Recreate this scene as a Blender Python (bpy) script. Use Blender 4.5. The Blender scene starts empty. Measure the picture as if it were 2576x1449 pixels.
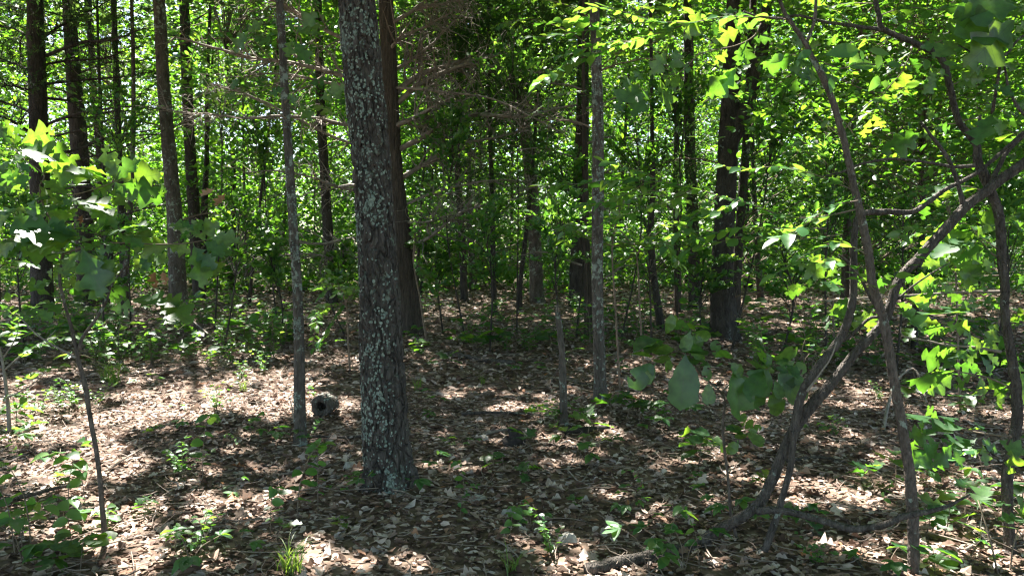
import bpy, math, random
import numpy as np
from mathutils import Matrix, Vector

# ------------------------------------------------------------------ camera
S = bpy.context.scene
COL = S.collection
W, H, F = 2576.0, 1449.0, 1983.0          # pixel frame used for measurements
PITCH = math.atan(94.5 / F)
CAM = np.array([0.0, 0.0, 1.55])
cd = bpy.data.cameras.new('camera')
cam = bpy.data.objects.new('camera', cd); COL.objects.link(cam)
cam.location = CAM; cam.rotation_euler = (math.pi / 2 - PITCH, 0, 0)
cd.sensor_width = 36.0; cd.lens = 36.0 * F / W; cd.clip_start = 0.05; cd.clip_end = 2000
S.camera = cam

# ------------------------------------------------------------------ sky, sun, exposure
SUN_EL, SUN_AZ = math.radians(58), math.radians(-27)     # azimuth from +Y, negative = left of view
SUN = np.array([math.sin(SUN_AZ) * math.cos(SUN_EL), math.cos(SUN_AZ) * math.cos(SUN_EL), math.sin(SUN_EL)])
w = bpy.data.worlds.new("World"); S.world = w; w.use_nodes = True
wn = w.node_tree.nodes; wl = w.node_tree.links
sky = wn.new('ShaderNodeTexSky'); sky.sky_type = 'NISHITA'; sky.sun_disc = False
sky.sun_elevation = SUN_EL; sky.sun_rotation = SUN_AZ; sky.air_density = 1.0; sky.dust_density = 1.5
wl.new(sky.outputs[0], wn['Background'].inputs[0]); wn['Background'].inputs[1].default_value = 0.07
sd = bpy.data.lights.new('sun', 'SUN'); sd.energy = 5.0; sd.angle = math.radians(0.53); sd.color = (1.0, 0.95, 0.87)
so = bpy.data.objects.new('sun', sd); COL.objects.link(so)
so.rotation_euler = Vector(-SUN).to_track_quat('-Z', 'Y').to_euler()
V = S.view_settings
V.view_transform = 'Standard'; V.look = 'None'; V.gamma = 1.0; V.use_curve_mapping = False; V.exposure = 3.0
S.display_settings.display_device = 'sRGB'
C = S.cycles
C.max_bounces = 6; C.diffuse_bounces = 3; C.glossy_bounces = 2; C.transmission_bounces = 4; C.transparent_max_bounces = 4
C.caustics_reflective = False; C.caustics_refractive = False
C.sample_clamp_indirect = 6.0
C.use_denoising = True
try:
    C.denoiser = 'OPENIMAGEDENOISE'; C.denoising_input_passes = 'RGB_ALBEDO_NORMAL'; C.denoising_prefilter = 'ACCURATE'
except Exception: pass
C.pixel_filter_type = 'BLACKMAN_HARRIS'; C.filter_width = 1.3
R = np.random.default_rng(7)
random.seed(7)

# ------------------------------------------------------------------ terrain function, pixel helpers
def gh(x, y):
    x = np.asarray(x, float); y = np.asarray(y, float)
    r = 0.02 * np.clip(y - 5, 0, 19) - 0.03 * np.clip(y - 26, 0, 400)
    r = r + 0.035 * np.sin(0.9 * x + 0.5 * y) * np.sin(0.7 * y - 0.4 * x + 1) + 0.02 * np.sin(2.3 * x - 1.1 * y + 2)
    r = r + 0.055 * np.exp(-((x + 0.82) ** 2 + (y - 5.25) ** 2) / 0.13)
    return r
cp, sp_ = math.cos(PITCH), math.sin(PITCH)
def ray(px, py):
    a = (px - W / 2) / F; b = -(py - H / 2) / F
    return np.array([a, cp + b * sp_, -sp_ + b * cp])
def P(px, py, Y):                       # world point on a sight line at distance Y
    d = ray(px, py); return CAM + d * (Y / d[1])
def G(px, py):                          # world point where a sight line meets the ground
    d = ray(px, py); t = 1.0
    while t < 80:
        p = CAM + d * t
        if p[2] < gh(p[0], p[1]): break
        t += 0.02
    return CAM + d * t
def proj(p):                            # world -> pixel (vectorised)
    q = np.asarray(p, float) - CAM
    dep = q[..., 1] * cp - q[..., 2] * sp_
    up = q[..., 1] * sp_ + q[..., 2] * cp
    dep = np.where(np.abs(dep) < 1e-3, 1e-3, dep)
    return W / 2 + F * q[..., 0] / dep, H / 2 - F * up / dep, dep

# ------------------------------------------------------------------ numpy noise
def _h(i, j, s):
    n = (i.astype(np.int64) * 374761393 + j.astype(np.int64) * 668265263 + s * 982451653) & 0x7fffffff
    n = ((n ^ (n >> 13)) * 1274126177) & 0x7fffffff
    return ((n ^ (n >> 16)) & 0xffff) / 65535.0
def vnoise(u, v, s=0, per=None):
    i = np.floor(u); j = np.floor(v); a = u - i; b = v - j
    a = a * a * (3 - 2 * a); b = b * b * (3 - 2 * b)
    w_ = (lambda k: np.mod(k, per)) if per else (lambda k: k)
    return (_h(w_(i), j, s) * (1 - a) + _h(w_(i + 1), j, s) * a) * (1 - b) + (_h(w_(i), j + 1, s) * (1 - a) + _h(w_(i + 1), j + 1, s) * a) * b
def worley(u, v, s=0, per=None):
    i0 = np.floor(u); j0 = np.floor(v)
    f1 = np.full(u.shape, 9.0); f2 = np.full(u.shape, 9.0)
    for di in (-1, 0, 1):
        for dj in (-1, 0, 1):
            i = i0 + di; j = j0 + dj
            k = np.mod(i, per) if per else i
            d = np.hypot(i + _h(k, j, s) - u, j + _h(k, j, s + 17) - v)
            f2 = np.where(d < f1, f1, np.minimum(f2, d)); f1 = np.minimum(f1, d)
    return f1, f2
def nrm(a): return a / np.maximum(np.linalg.norm(a, axis=-1, keepdims=True), 1e-9)

# ------------------------------------------------------------------ mesh helpers
def mesh_np(name, Vv, faces, mat, smooth=True):
    me = bpy.data.meshes.new(name)
    Vv = np.ascontiguousarray(Vv, dtype=np.float32).reshape(-1, 3)
    faces = [np.asarray(f, dtype=np.int32) for f in faces if len(f)]
    li = np.concatenate([f.ravel() for f in faces]); tot = np.concatenate([np.full(len(f), f.shape[1], np.int32) for f in faces])
    st = np.concatenate([[0], np.cumsum(tot)[:-1]]).astype(np.int32)
    me.vertices.add(len(Vv)); me.vertices.foreach_set('co', Vv.ravel())
    me.loops.add(len(li)); me.loops.foreach_set('vertex_index', li)
    me.polygons.add(len(tot)); me.polygons.foreach_set('loop_start', st); me.polygons.foreach_set('loop_total', tot)
    me.polygons.foreach_set('use_smooth', np.full(len(tot), smooth, bool))
    me.update(calc_edges=True)
    if mat is not None: me.materials.append(mat)
    return me
class MB:
    def __init__(s): s.v = []; s.f = {}; s.n = 0
    def add(s, v, *fs):
        v = np.asarray(v).reshape(-1, 3); s.v.append(v)
        for f in fs:
            if len(f): f = np.asarray(f); s.f.setdefault(f.shape[1], []).append(f + s.n)
        s.n += len(v); return s
    def mesh(s, name, mat, off=None, smooth=True):
        v = np.concatenate(s.v)
        if off is not None: v = v - np.asarray(off)
        return mesh_np(name, v, [np.concatenate(x) for x in s.f.values()], mat, smooth)
def link(name, me, parent=None, loc=None, mat4=None):
    o = bpy.data.objects.new(name, me); COL.objects.link(o)
    if parent is not None: o.parent = parent
    if mat4 is not None: o.matrix_local = mat4
    elif loc is not None: o.location = loc
    return o
def wloc(o):
    p = np.array(o.location)
    while o.parent is not None: o = o.parent; p = p + np.array(o.location)
    return p
def part(name, mb, mat, parent, smooth=True):         # mesh in world coordinates -> child
    return link(name, mb.mesh(name, mat, wloc(parent), smooth), parent)
def tag(o, label=None, cat=None, group=None, kind=None):
    if label: o['label'] = label
    if cat: o['category'] = cat
    if group: o['group'] = group
    if kind: o['kind'] = kind
    return o
def thing(name, loc, label, cat, group=None):
    o = bpy.data.objects.new(name, None); COL.objects.link(o); o.location = loc
    o.empty_display_size = 0.1
    return tag(o, label, cat, group)
def cr(pts, n):                                         # Catmull-Rom resample of any-dim points
    p = np.asarray(pts, float)
    if len(p) == 2:
        t = np.linspace(0, 1, n)[:, None]; return p[0] * (1 - t) + p[1] * t
    d = np.r_[0, np.cumsum(np.linalg.norm(np.diff(p[:, :3], axis=0), axis=1))]
    q = np.vstack([2 * p[0] - p[1], p, 2 * p[-1] - p[-2]])
    s = np.linspace(0, d[-1], n); k = np.clip(np.searchsorted(d, s, 'right') - 1, 0, len(p) - 2)
    t = ((s - d[k]) / np.maximum(d[k + 1] - d[k], 1e-9))[:, None]
    a, b, c, e = q[k], q[k + 1], q[k + 2], q[k + 3]
    return 0.5 * (2 * b + (c - a) * t + (2 * a - 5 * b + 4 * c - e) * t ** 2 + (3 * b - a - 3 * c + e) * t ** 3)
def frames(pts):
    t = nrm(np.gradient(pts, axis=-2))
    m = np.abs(t.mean(axis=-2)); ref = np.eye(3)[np.argmin(m, axis=-1)]
    u = nrm(np.cross(t, np.broadcast_to(ref[..., None, :], t.shape))); v = np.cross(t, u)
    return t, u, v
def tube(mb, pts, rad, sides=8, bark=None, seed=0, flare=0.0, flare_h=0.2, lobes=5, lump=0.12):
    pts = np.asarray(pts, float); n = len(pts); rad = np.asarray(rad, float) * np.ones(n)
    t, u, v = frames(pts)
    th = np.arange(sides) * 2 * np.pi / sides
    s = np.r_[0, np.cumsum(np.linalg.norm(np.diff(pts, axis=0), axis=1))]
    r = np.repeat(rad[:, None], sides, 1)
    if flare:
        e = np.exp(-s / flare_h)[:, None]
        r = r * (1 + flare * e * (0.75 + 0.55 * np.cos(lobes * th + seed) + 0.25 * np.cos((lobes - 2) * th + 2 * seed)))
    if bark:
        cw, ch, dep = bark
        per = max(3, int(round(2 * np.pi * rad.mean() / cw)))
        U = np.repeat((th / (2 * np.pi) * per)[None], n, 0); Vv = np.repeat(s[:, None] / ch, sides, 1)
        U2 = U + 1.6 * (vnoise(U * 0.5 + 3, Vv * 0.9, seed + 5) - 0.5) + 0.5 * (vnoise(U * 1.5 + 3, Vv * 2.9, seed + 6) - 0.5); Vv = Vv + 0.9 * (vnoise(U * 0.9, Vv * 0.7, seed + 7) - 0.5)
        f1, f2 = worley(np.mod(U2, per), Vv, seed, per)
        pl = np.clip((f2 - f1) / 0.32, 0, 1); pl = pl * pl * (3 - 2 * pl)
        hgt = _h(np.floor(U2), np.floor(Vv), seed + 3)
        fine = vnoise(U * 3.1, Vv * 3.7, seed + 9) - 0.5
        big = vnoise(np.repeat((th / (2 * np.pi) * 4)[None], n, 0), np.repeat(s[:, None] * 2.2, sides, 1), seed + 21, 4) - 0.5
        r = r + dep * (pl * (0.8 + 0.3 * hgt) - 0.75 + 0.3 * fine) + rad[:, None] * lump * big
    vv = pts[:, None] + r[..., None] * (np.cos(th)[None, :, None] * u[:, None] + np.sin(th)[None, :, None] * v[:, None])
    i = np.arange(n - 1)[:, None] * sides; j = np.arange(sides)[None]; j2 = (j + 1) % sides
    q = np.stack([i + j, i + j2, i + sides + j2, i + sides + j], -1).reshape(-1, 4)
    mb.add(vv, q, [np.arange(sides)[::-1]], [np.arange(sides) + (n - 1) * sides])
    return vv
def tubes(mb, Pp, Rr, sides=3):                          # many thin tubes at once (N,K,3),(N,K)
    if not len(Pp): return
    Pp = np.asarray(Pp); N, K = Pp.shape[:2]
    t, u, v = frames(Pp); th = np.arange(sides) * 2 * np.pi / sides
    vv = Pp[:, :, None] + np.asarray(Rr)[:, :, None, None] * (np.cos(th)[:, None] * u[:, :, None] + np.sin(th)[:, None] * v[:, :, None])
    b = (np.arange(N) * K * sides)[:, None, None]; i = (np.arange(K - 1) * sides)[None, :, None]; j = np.arange(sides)[None, None]; j2 = (j + 1) % sides
    mb.add(vv, np.stack([b + i + j, b + i + j2, b + i + sides + j2, b + i + sides + j], -1).reshape(-1, 4))
def twig_set(path, r0, n1, len1, n2=0, len2=0.3, droop=0.0, spread=0.9, r_end=0.25, seed=0, t0=0.15):
    """side twigs of a limb: returns arrays of polylines and radii (K = 6)"""
    g = np.random.default_rng(seed); K = 6
    def grow(paths, rads, n, L, tmin):
        i = g.integers(0, len(paths), n); t = g.uniform(tmin, 1, n)
        k = np.clip((t * (K - 1)).astype(int), 0, K - 2); f = (t * (K - 1) - k)[:, None]
        b = paths[i, k] * (1 - f) + paths[i, k + 1] * f
        d = nrm(paths[i, k + 1] - paths[i, k])
        side = g.normal(size=(n, 3)); side[:, 2] *= 0.55; side = nrm(side - d * (side * d).sum(1, keepdims=True))
        d0 = nrm(d * g.uniform(0.25, 0.9, (n, 1)) + side * spread)
        ln = L * g.uniform(0.35, 1.25, n) * (1.15 - 0.6 * t)
        s = np.linspace(0, 1, K)[None, :, None]
        bend = g.normal(size=(n, 3)) * 0.3; bend[:, 2] -= droop
        w1 = g.normal(size=(n, 1, 3)) * 0.05 * np.sin(s * 7 + g.uniform(0, 6, (n, 1, 1)))
        pp = b[:, None] + ln[:, None, None] * (d0[:, None] * s + bend[:, None] * s ** 2 * 0.5 + w1 * s)
        rb = (rads[i, k] * (1 - f[:, 0]) + rads[i, k + 1] * f[:, 0]) * g.uniform(0.4, 0.75, n)
        rr = rb[:, None] * np.linspace(1, r_end, K)[None]
        return pp, np.maximum(rr, 0.0012)
    p0 = cr(path, K)[None]; q0 = (r0 * np.linspace(1, 0.3, K))[None]
    out = [grow(p0, q0, n1, len1, t0)]
    if n2: out.append(grow(out[0][0], out[0][1], n2, len2, 0.1))
    return np.concatenate([o[0] for o in out]), np.concatenate([o[1] for o in out])

# ------------------------------------------------------------------ leaf templates (x along midrib 0..1, y across, z normal)
def leaf_tpl(kind, rows=11, curl=0.0, cup=0.0, twist=0.0, seed=0, stalk=0.12, bite=0):
    g = np.random.default_rng(seed)
    t = np.linspace(0, 1, rows)
    if kind == 'oak':
        env = 0.36 * np.sin(np.pi * np.clip(0.06 + t * 0.92, 0, 1) ** 1.35) ** 0.8
        lob = 0.26 + 0.74 * np.abs(np.cos(np.pi * (t * 3.0 + 0.08)))
        wl_, wr_ = env * lob * g.uniform(.85, 1.15, rows), env * np.roll(lob, 0) * g.uniform(.85, 1.15, rows)
        fwd = 0.07 * (lob - 0.5)
    elif kind == 'obovate':
        env = 0.31 * np.sin(np.pi * np.clip(t, 0, 1) ** 1.35) ** 0.66; lob = 0.86 + 0.2 * np.abs(np.cos(np.pi * (t * 3.5 + 0.2)))
        wl_, wr_ = env * lob * g.uniform(.9, 1.1, rows), env * lob * g.uniform(.9, 1.1, rows); fwd = 0.05 * (lob - 0.8)
    elif kind == 'oval':
        env = 0.27 * np.sin(np.pi * t ** 0.85) ** 0.85
        wl_, wr_ = env * g.uniform(.92, 1.06, rows), env * g.uniform(.92, 1.06, rows); fwd = 0 * t
    elif kind == 'round':
        env = 0.36 * np.sin(np.pi * t ** 0.8) ** 0.7
        wl_, wr_ = env, env; fwd = 0 * t
    wl_[0] = wr_[0] = 0.012; wl_[-1] = wr_[-1] = 0.006
    x = t * (1 - 0.0); fwd = fwd * (t > 0) * (t < 1)
    def z(y): return cup * np.abs(y) * 2.0 * (0.6 + 0.8 * g.uniform(size=rows)) + curl * t ** 2 + 0 * y
    c = np.stack([x, 0 * x, curl * t ** 2], 1)
    l = np.stack([x + fwd, wl_, z(wl_) + twist * wl_ * t], 1); r = np.stack([x + fwd, -wr_, z(wr_) - twist * wr_ * t], 1)
    v = np.stack([l, c, r], 1).reshape(-1, 3)
    i = np.arange(rows - 1) * 3
    f = np.concatenate([np.stack([i, i + 1, i + 4, i + 3], 1), np.stack([i + 1, i + 2, i + 5, i + 4], 1)])
    if bite:
        f = np.delete(f, g.choice(np.arange(2, len(f) - 2), bite, replace=False), axis=0)
    if stalk:
        n = len(v); v = np.vstack([v, [[-stalk, .008, .0], [-stalk, -.008, .0], [0.02, -.01, 0], [0.02, .01, 0]]])
        f = np.vstack([f, [[n, n + 1, n + 2, n + 3]]])
    return v, f
DIAMOND = (np.array([[0, 0, 0], [.45, .3, .07], [1, 0, -.05], [.45, -.3, .07]]), np.array([[0, 3, 2, 1]]))
HEX = (np.array([[0, 0, 0], [.3, .26, .05], [.72, .22, .05], [1, 0, -.06], [.72, -.22, .05], [.3, -.26, .05]]), np.array([[0, 5, 4, 3], [0, 3, 2, 1]]))
def leaves(mb, pos, d, nv, size, tpl):
    v, f = tpl; N = len(pos)
    if not N: return
    d = nrm(d); nv = nrm(nv - d * (nv * d).sum(1, keepdims=True)); b = np.cross(nv, d)
    vv = pos[:, None] + np.asarray(size)[:, None, None] * (v[None, :, :1] * d[:, None] + v[None, :, 1:2] * b[:, None] + v[None, :, 2:] * nv[:, None])
    ff = (f[None] + (np.arange(N) * len(v))[:, None, None]).reshape(-1, f.shape[1])
    mb.add(vv, ff)
def rand_dirs(n, flat=0.5, g=R):
    a = g.uniform(0, 2 * np.pi, n); d = np.stack([np.cos(a), np.sin(a), g.normal(-0.1, flat, n)], 1); return nrm(d)
def rand_norm(n, tilt=0.6, g=R):
    v = g.normal(0, tilt, (n, 3)); v[:, 2] += 1; return nrm(v)
def m4(pos, d, nv, size):
    d = np.asarray(d, float) / np.linalg.norm(d); nv = np.asarray(nv, float); nv = nv - d * nv.dot(d); nv = nv / max(np.linalg.norm(nv), 1e-6); b = np.cross(nv, d)
    M = np.eye(4); M[:3, 0] = d * size; M[:3, 1] = b * size; M[:3, 2] = nv * size; M[:3, 3] = pos
    return Matrix(M.tolist())

# ------------------------------------------------------------------ materials
def mat_new(name):
    m = bpy.data.materials.new(name); m.use_nodes = True; nt = m.node_tree; nt.nodes.clear()
    return m, nt, nt.nodes.new('ShaderNodeOutputMaterial')
def N_(nt, typ, **kw):
    n = nt.nodes.new(typ)
    for k, v in kw.items():
        if k == 'i':
            for a, b in v.items():
                if hasattr(b, 'is_output') or isinstance(b, bpy.types.NodeSocket): nt.links.new(b, n.inputs[a])
                else: n.inputs[a].default_value = b
        else: setattr(n, k, v)
    return n
def ramp(nt, fac, stops):
    n = nt.nodes.new('ShaderNodeValToRGB'); e = n.color_ramp.elements
    while len(e) < len(stops): e.new(0.5)
    for q, (p, c) in zip(e, stops): q.position = p; q.color = (*c, 1)
    nt.links.new(fac, n.inputs[0]); return n.outputs[0]
def rnd(nt):
    a = N_(nt, 'ShaderNodeObjectInfo').outputs['Random']; b = N_(nt, 'ShaderNodeNewGeometry').outputs['Random Per Island']
    s = N_(nt, 'ShaderNodeMath', operation='ADD', i={0: a, 1: b}).outputs[0]
    return N_(nt, 'ShaderNodeMath', operation='FRACT', i={0: s}).outputs[0]
def leaf_mat(name, refl, trans, tmix=0.45, gloss=0.06, rough=0.42, vein=False):
    m, nt, out = mat_new(name); r = rnd(nt)
    cr_ = ramp(nt, r, [(i / max(1, len(refl) - 1), c) for i, c in enumerate(refl)])
    ct = ramp(nt, r, [(i / max(1, len(trans) - 1), c) for i, c in enumerate(trans)])
    if vein:
        tc = N_(nt, 'ShaderNodeTexCoord').outputs['Object']
        sx = N_(nt, 'ShaderNodeSeparateXYZ', i={0: tc})
        ay = N_(nt, 'ShaderNodeMath', operation='ABSOLUTE', i={0: sx.outputs[1]}).outputs[0]
        k = N_(nt, 'ShaderNodeMath', operation='MULTIPLY_ADD', i={0: ay, 1: -0.8, 2: sx.outputs[0]}).outputs[0]
        k = N_(nt, 'ShaderNodeMath', operation='MULTIPLY', i={0: k, 1: 8.0}).outputs[0]
        k = N_(nt, 'ShaderNodeMath', operation='PINGPONG', i={0: k, 1: 0.5}).outputs[0]
        a = N_(nt, 'ShaderNodeMath', operation='LESS_THAN', i={0: k, 1: 0.045}).outputs[0]
        b = N_(nt, 'ShaderNodeMath', operation='LESS_THAN', i={0: ay, 1: 0.008}).outputs[0]
        vm = N_(nt, 'ShaderNodeMath', operation='MAXIMUM', i={0: a, 1: b}).outputs[0]
        vf = N_(nt, 'ShaderNodeMath', operation='MULTIPLY', i={0: vm, 1: 0.55}).outputs[0]
        nz = N_(nt, 'ShaderNodeTexNoise', i={'Vector': tc, 'Scale': 5.0, 'Detail': 3.0}).outputs[0]
        nf = N_(nt, 'ShaderNodeMapRange', i={0: nz, 1: 0.3, 2: 0.75, 3: 0.62, 4: 1.2}).outputs[0]
        cr_ = N_(nt, 'ShaderNodeMix', data_type='RGBA', i={0: vf, 6: cr_, 7: (0.09, 0.17, 0.06, 1)}).outputs[2]
        ct = N_(nt, 'ShaderNodeMix', data_type='RGBA', i={0: vf, 6: ct, 7: (0.10, 0.19, 0.015, 1)}).outputs[2]
        cr_ = N_(nt, 'ShaderNodeVectorMath', operation='SCALE', i={0: cr_, 3: nf}).outputs[0]
        ct = N_(nt, 'ShaderNodeVectorMath', operation='SCALE', i={0: ct, 3: nf}).outputs[0]
    df = N_(nt, 'ShaderNodeBsdfDiffuse', i={0: cr_}); tr = N_(nt, 'ShaderNodeBsdfTranslucent', i={0: ct})
    mx = N_(nt, 'ShaderNodeMixShader', i={0: tmix, 1: df.outputs[0], 2: tr.outputs[0]})
    gl = N_(nt, 'ShaderNodeBsdfGlossy', i={0: (1, 1, 1, 1), 'Roughness': rough})
    m2 = N_(nt, 'ShaderNodeMixShader', i={0: gloss, 1: mx.outputs[0], 2: gl.outputs[0]})
    nt.links.new(m2.outputs[0], out.inputs[0]); return m
def bark_mat(name, c0, c1, lichen=None, lamt=0.55, zs=0.35, scale=26, bump=0.8, vs=26.0, vz=0.3, vd=0.012):
    m, nt, out = mat_new(name); tc = N_(nt, 'ShaderNodeTexCoord').outputs['Object']
    mp = N_(nt, 'ShaderNodeMapping', i={0: tc, 3: (1, 1, zs)}).outputs[0]
    n1 = N_(nt, 'ShaderNodeTexNoise', i={'Vector': mp, 'Scale': scale, 'Detail': 5.0, 'Roughness': 0.65}).outputs[0]
    col = ramp(nt, n1, [(0.3, c0), (0.7, c1)])
    if lichen:
        n2 = N_(nt, 'ShaderNodeTexNoise', i={'Vector': tc, 'Scale': 16.0, 'Detail': 4.0, 'Roughness': 0.7}).outputs[0]
        n3 = N_(nt, 'ShaderNodeTexNoise', i={'Vector': tc, 'Scale': 2.7, 'Detail': 2.0}).outputs[0]
        s = N_(nt, 'ShaderNodeMath', operation='MULTIPLY_ADD', i={0: n3, 1: 0.6, 2: n2}).outputs[0]
        f = N_(nt, 'ShaderNodeMapRange', i={0: s, 1: 1.3 - lamt, 2: 1.36 - lamt, 3: 0.0, 4: 0.85}).outputs[0]
        col = N_(nt, 'ShaderNodeMix', data_type='RGBA', i={0: f, 6: col, 7: (*lichen, 1)}).outputs[2]
    bs = N_(nt, 'ShaderNodeBsdfPrincipled', i={'Base Color': col, 'Roughness': 0.9, 'Specular IOR Level': 0.2})
    mv = N_(nt, 'ShaderNodeMapping', i={0: tc, 3: (1, 1, vz)}).outputs[0]
    nd = N_(nt, 'ShaderNodeTexNoise', i={'Vector': mv, 'Scale': vs * 0.6, 'Detail': 2.0}).outputs[1]
    mv = N_(nt, 'ShaderNodeVectorMath', operation='MULTIPLY_ADD', i={0: nd, 1: (0.6 / vs,) * 3, 2: mv}).outputs[0]
    vo = N_(nt, 'ShaderNodeTexVoronoi', feature='DISTANCE_TO_EDGE', i={'Vector': mv, 'Scale': vs}).outputs[0]
    ve = N_(nt, 'ShaderNodeMapRange', interpolation_type='SMOOTHSTEP', i={0: vo, 1: 0.0, 2: 0.22, 3: 0.0, 4: 1.0}).outputs[0]
    hh = N_(nt, 'ShaderNodeMath', operation='MULTIPLY_ADD', i={0: n1, 1: 0.5, 2: ve}).outputs[0]
    bp = N_(nt, 'ShaderNodeBump', i={'Height': hh, 'Strength': bump, 'Distance': vd})
    nt.links.new(bp.outputs[0], bs.inputs['Normal']); nt.links.new(bs.outputs[0], out.inputs[0]); return m
def plain_mat(name, stops, scale=8, rough=0.9, bump=0.3, island=False, trans=0.0):
    m, nt, out = mat_new(name); tc = N_(nt, 'ShaderNodeTexCoord').outputs['Object']
    n1 = N_(nt, 'ShaderNodeTexNoise', i={'Vector': tc, 'Scale': scale, 'Detail': 5.0, 'Roughness': 0.65}).outputs[0]
    if island:
        col = ramp(nt, rnd(nt), stops)
        nf = N_(nt, 'ShaderNodeMapRange', i={0: n1, 1: 0.3, 2: 0.7, 3: 0.75, 4: 1.2}).outputs[0]
        col = N_(nt, 'ShaderNodeVectorMath', operation='SCALE', i={0: col, 3: nf}).outputs[0]
    else: col = ramp(nt, n1, stops)
    bs = N_(nt, 'ShaderNodeBsdfPrincipled', i={'Base Color': col, 'Roughness': rough, 'Specular IOR Level': 0.25})
    if bump:
        bp = N_(nt, 'ShaderNodeBump', i={'Height': n1, 'Strength': bump, 'Distance': 0.01}); nt.links.new(bp.outputs[0], bs.inputs['Normal'])
    o = bs.outputs[0]
    if trans:
        tr = N_(nt, 'ShaderNodeBsdfTranslucent', i={0: col}); o = N_(nt, 'ShaderNodeMixShader', i={0: trans, 1: o, 2: tr.outputs[0]}).outputs[0]
    nt.links.new(o, out.inputs[0]); return m
LICH = (0.27, 0.32, 0.27)
M = {}
M['oak'] = bark_mat('oak_bark', (0.033, 0.029, 0.026), (0.115, 0.101, 0.09), (0.16, 0.19, 0.155), 0.38, vs=24.0, vz=0.4, vd=0.02)
M['oak_far'] = bark_mat('oak_bark_weathered', (0.05, 0.042, 0.036), (0.15, 0.13, 0.11), LICH, 0.42, scale=14)
M['lichened'] = bark_mat('lichened_bark', (0.045, 0.039, 0.033), (0.14, 0.122, 0.105), LICH, 0.44)
M['dark'] = bark_mat('dark_bark', (0.025, 0.022, 0.020), (0.08, 0.071, 0.062), LICH, 0.34, scale=14)
M['cedar'] = bark_mat('cedar_bark', (0.032, 0.027, 0.023), (0.10, 0.081, 0.068), None, zs=0.08, scale=38)
M['dead'] = bark_mat('dead_limb_bark', (0.13, 0.112, 0.095), (0.30, 0.26, 0.222), LICH, 0.25, zs=1, scale=20, bump=0.2)
M['stem'] = bark_mat('sapling_bark', (0.05, 0.041, 0.034), (0.16, 0.13, 0.11), LICH, 0.40, zs=0.5, scale=45, bump=0.7, vs=60.0, vz=0.35, vd=0.006)
M['twig'] = bark_mat('twig_bark', (0.10, 0.08, 0.06), (0.22, 0.17, 0.13), None, zs=1, scale=30, bump=0.2)
M['rstem'] = bark_mat('shrub_bark', (0.034, 0.029, 0.026), (0.125, 0.108, 0.095), LICH, 0.33, zs=0.3, scale=40, vs=55.0, vz=0.35, vd=0.008)
M['deadwood'] = plain_mat('dead_wood', [(0.3, (0.13, 0.10, 0.08)), (0.7, (0.30, 0.25, 0.21))], 30, island=False)
M['char'] = plain_mat('charred_wood', [(0.3, (0.015, 0.013, 0.012)), (0.7, (0.06, 0.05, 0.045))], 30)
M['rock'] = plain_mat('rock', [(0.3, (0.22, 0.21, 0.19)), (0.55, (0.38, 0.36, 0.32)), (0.7, (0.5, 0.48, 0.44))], 14, bump=0.5)
M['lichen'] = plain_mat('lichen_flakes', [(0.0, (0.11, 0.14, 0.118)), (0.5, (0.17, 0.21, 0.18)), (1.0, (0.25, 0.295, 0.25))], 90, island=True, bump=0.4)
M['soil'] = plain_mat('soil', [(0.3, (0.06, 0.042, 0.03)), (0.5, (0.13, 0.09, 0.065)), (0.72, (0.24, 0.17, 0.125))], 9, bump=0.6)
LIT = [(0.0, (0.06, 0.036, 0.026)), (0.2, (0.115, 0.07, 0.05)), (0.45, (0.20, 0.13, 0.095)), (0.68, (0.34, 0.26, 0.21)), (0.87, (0.52, 0.43, 0.375)), (0.96, (0.36, 0.31, 0.285)), (1.0, (0.36, 0.16, 0.07))]
M['litter'] = plain_mat('dead_leaf', LIT, 14, rough=0.75, bump=0.25, island=True, trans=0.12)
M['oakleaf'] = leaf_mat('oak_leaf', [(0.022, 0.078, 0.028), (0.034, 0.105, 0.034), (0.05, 0.125, 0.034)], [(0.09, 0.27, 0.018), (0.17, 0.38, 0.022), (0.29, 0.47, 0.03)], 0.55, 0.04, 0.42, True)
M['smallleaf'] = leaf_mat('small_leaf', [(0.03, 0.10, 0.035), (0.048, 0.14, 0.042), (0.08, 0.17, 0.045)], [(0.12, 0.34, 0.03), (0.20, 0.43, 0.035), (0.31, 0.5, 0.045)], 0.46, 0.04, 0.4)
M['far'] = leaf_mat('tree_leaf', [(0.02, 0.07, 0.022), (0.034, 0.10, 0.028), (0.055, 0.125, 0.028)], [(0.085, 0.27, 0.014), (0.16, 0.39, 0.02), (0.28, 0.49, 0.025)], 0.47, 0.04, 0.42)
M['cedarleaf'] = leaf_mat('cedar_foliage', [(0.028, 0.07, 0.028), (0.045, 0.10, 0.035), (0.07, 0.12, 0.035)], [(0.06, 0.15, 0.02), (0.10, 0.21, 0.025)], 0.25, 0.02, 0.5)
M['shade_canopy'] = leaf_mat('shade_canopy_leaf', [(0.04, 0.08, 0.03), (0.06, 0.11, 0.035)], [(0.09, 0.17, 0.03), (0.13, 0.22, 0.03)], 0.45, 0.04, 0.42)  # duller transmission, set to cut green light under the overhead leaves
M['grass'] = leaf_mat('grass_blade', [(0.06, 0.13, 0.03), (0.11, 0.18, 0.04)], [(0.25, 0.42, 0.04), (0.35, 0.5, 0.05)], 0.4, 0.04, 0.4)
M['brownleaf'] = plain_mat('withered_leaf', [(0, (0.24, 0.12, 0.06)), (0.6, (0.33, 0.18, 0.09)), (1, (0.40, 0.24, 0.15))], 8, rough=0.7, bump=0.1, island=True, trans=0.25)

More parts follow.
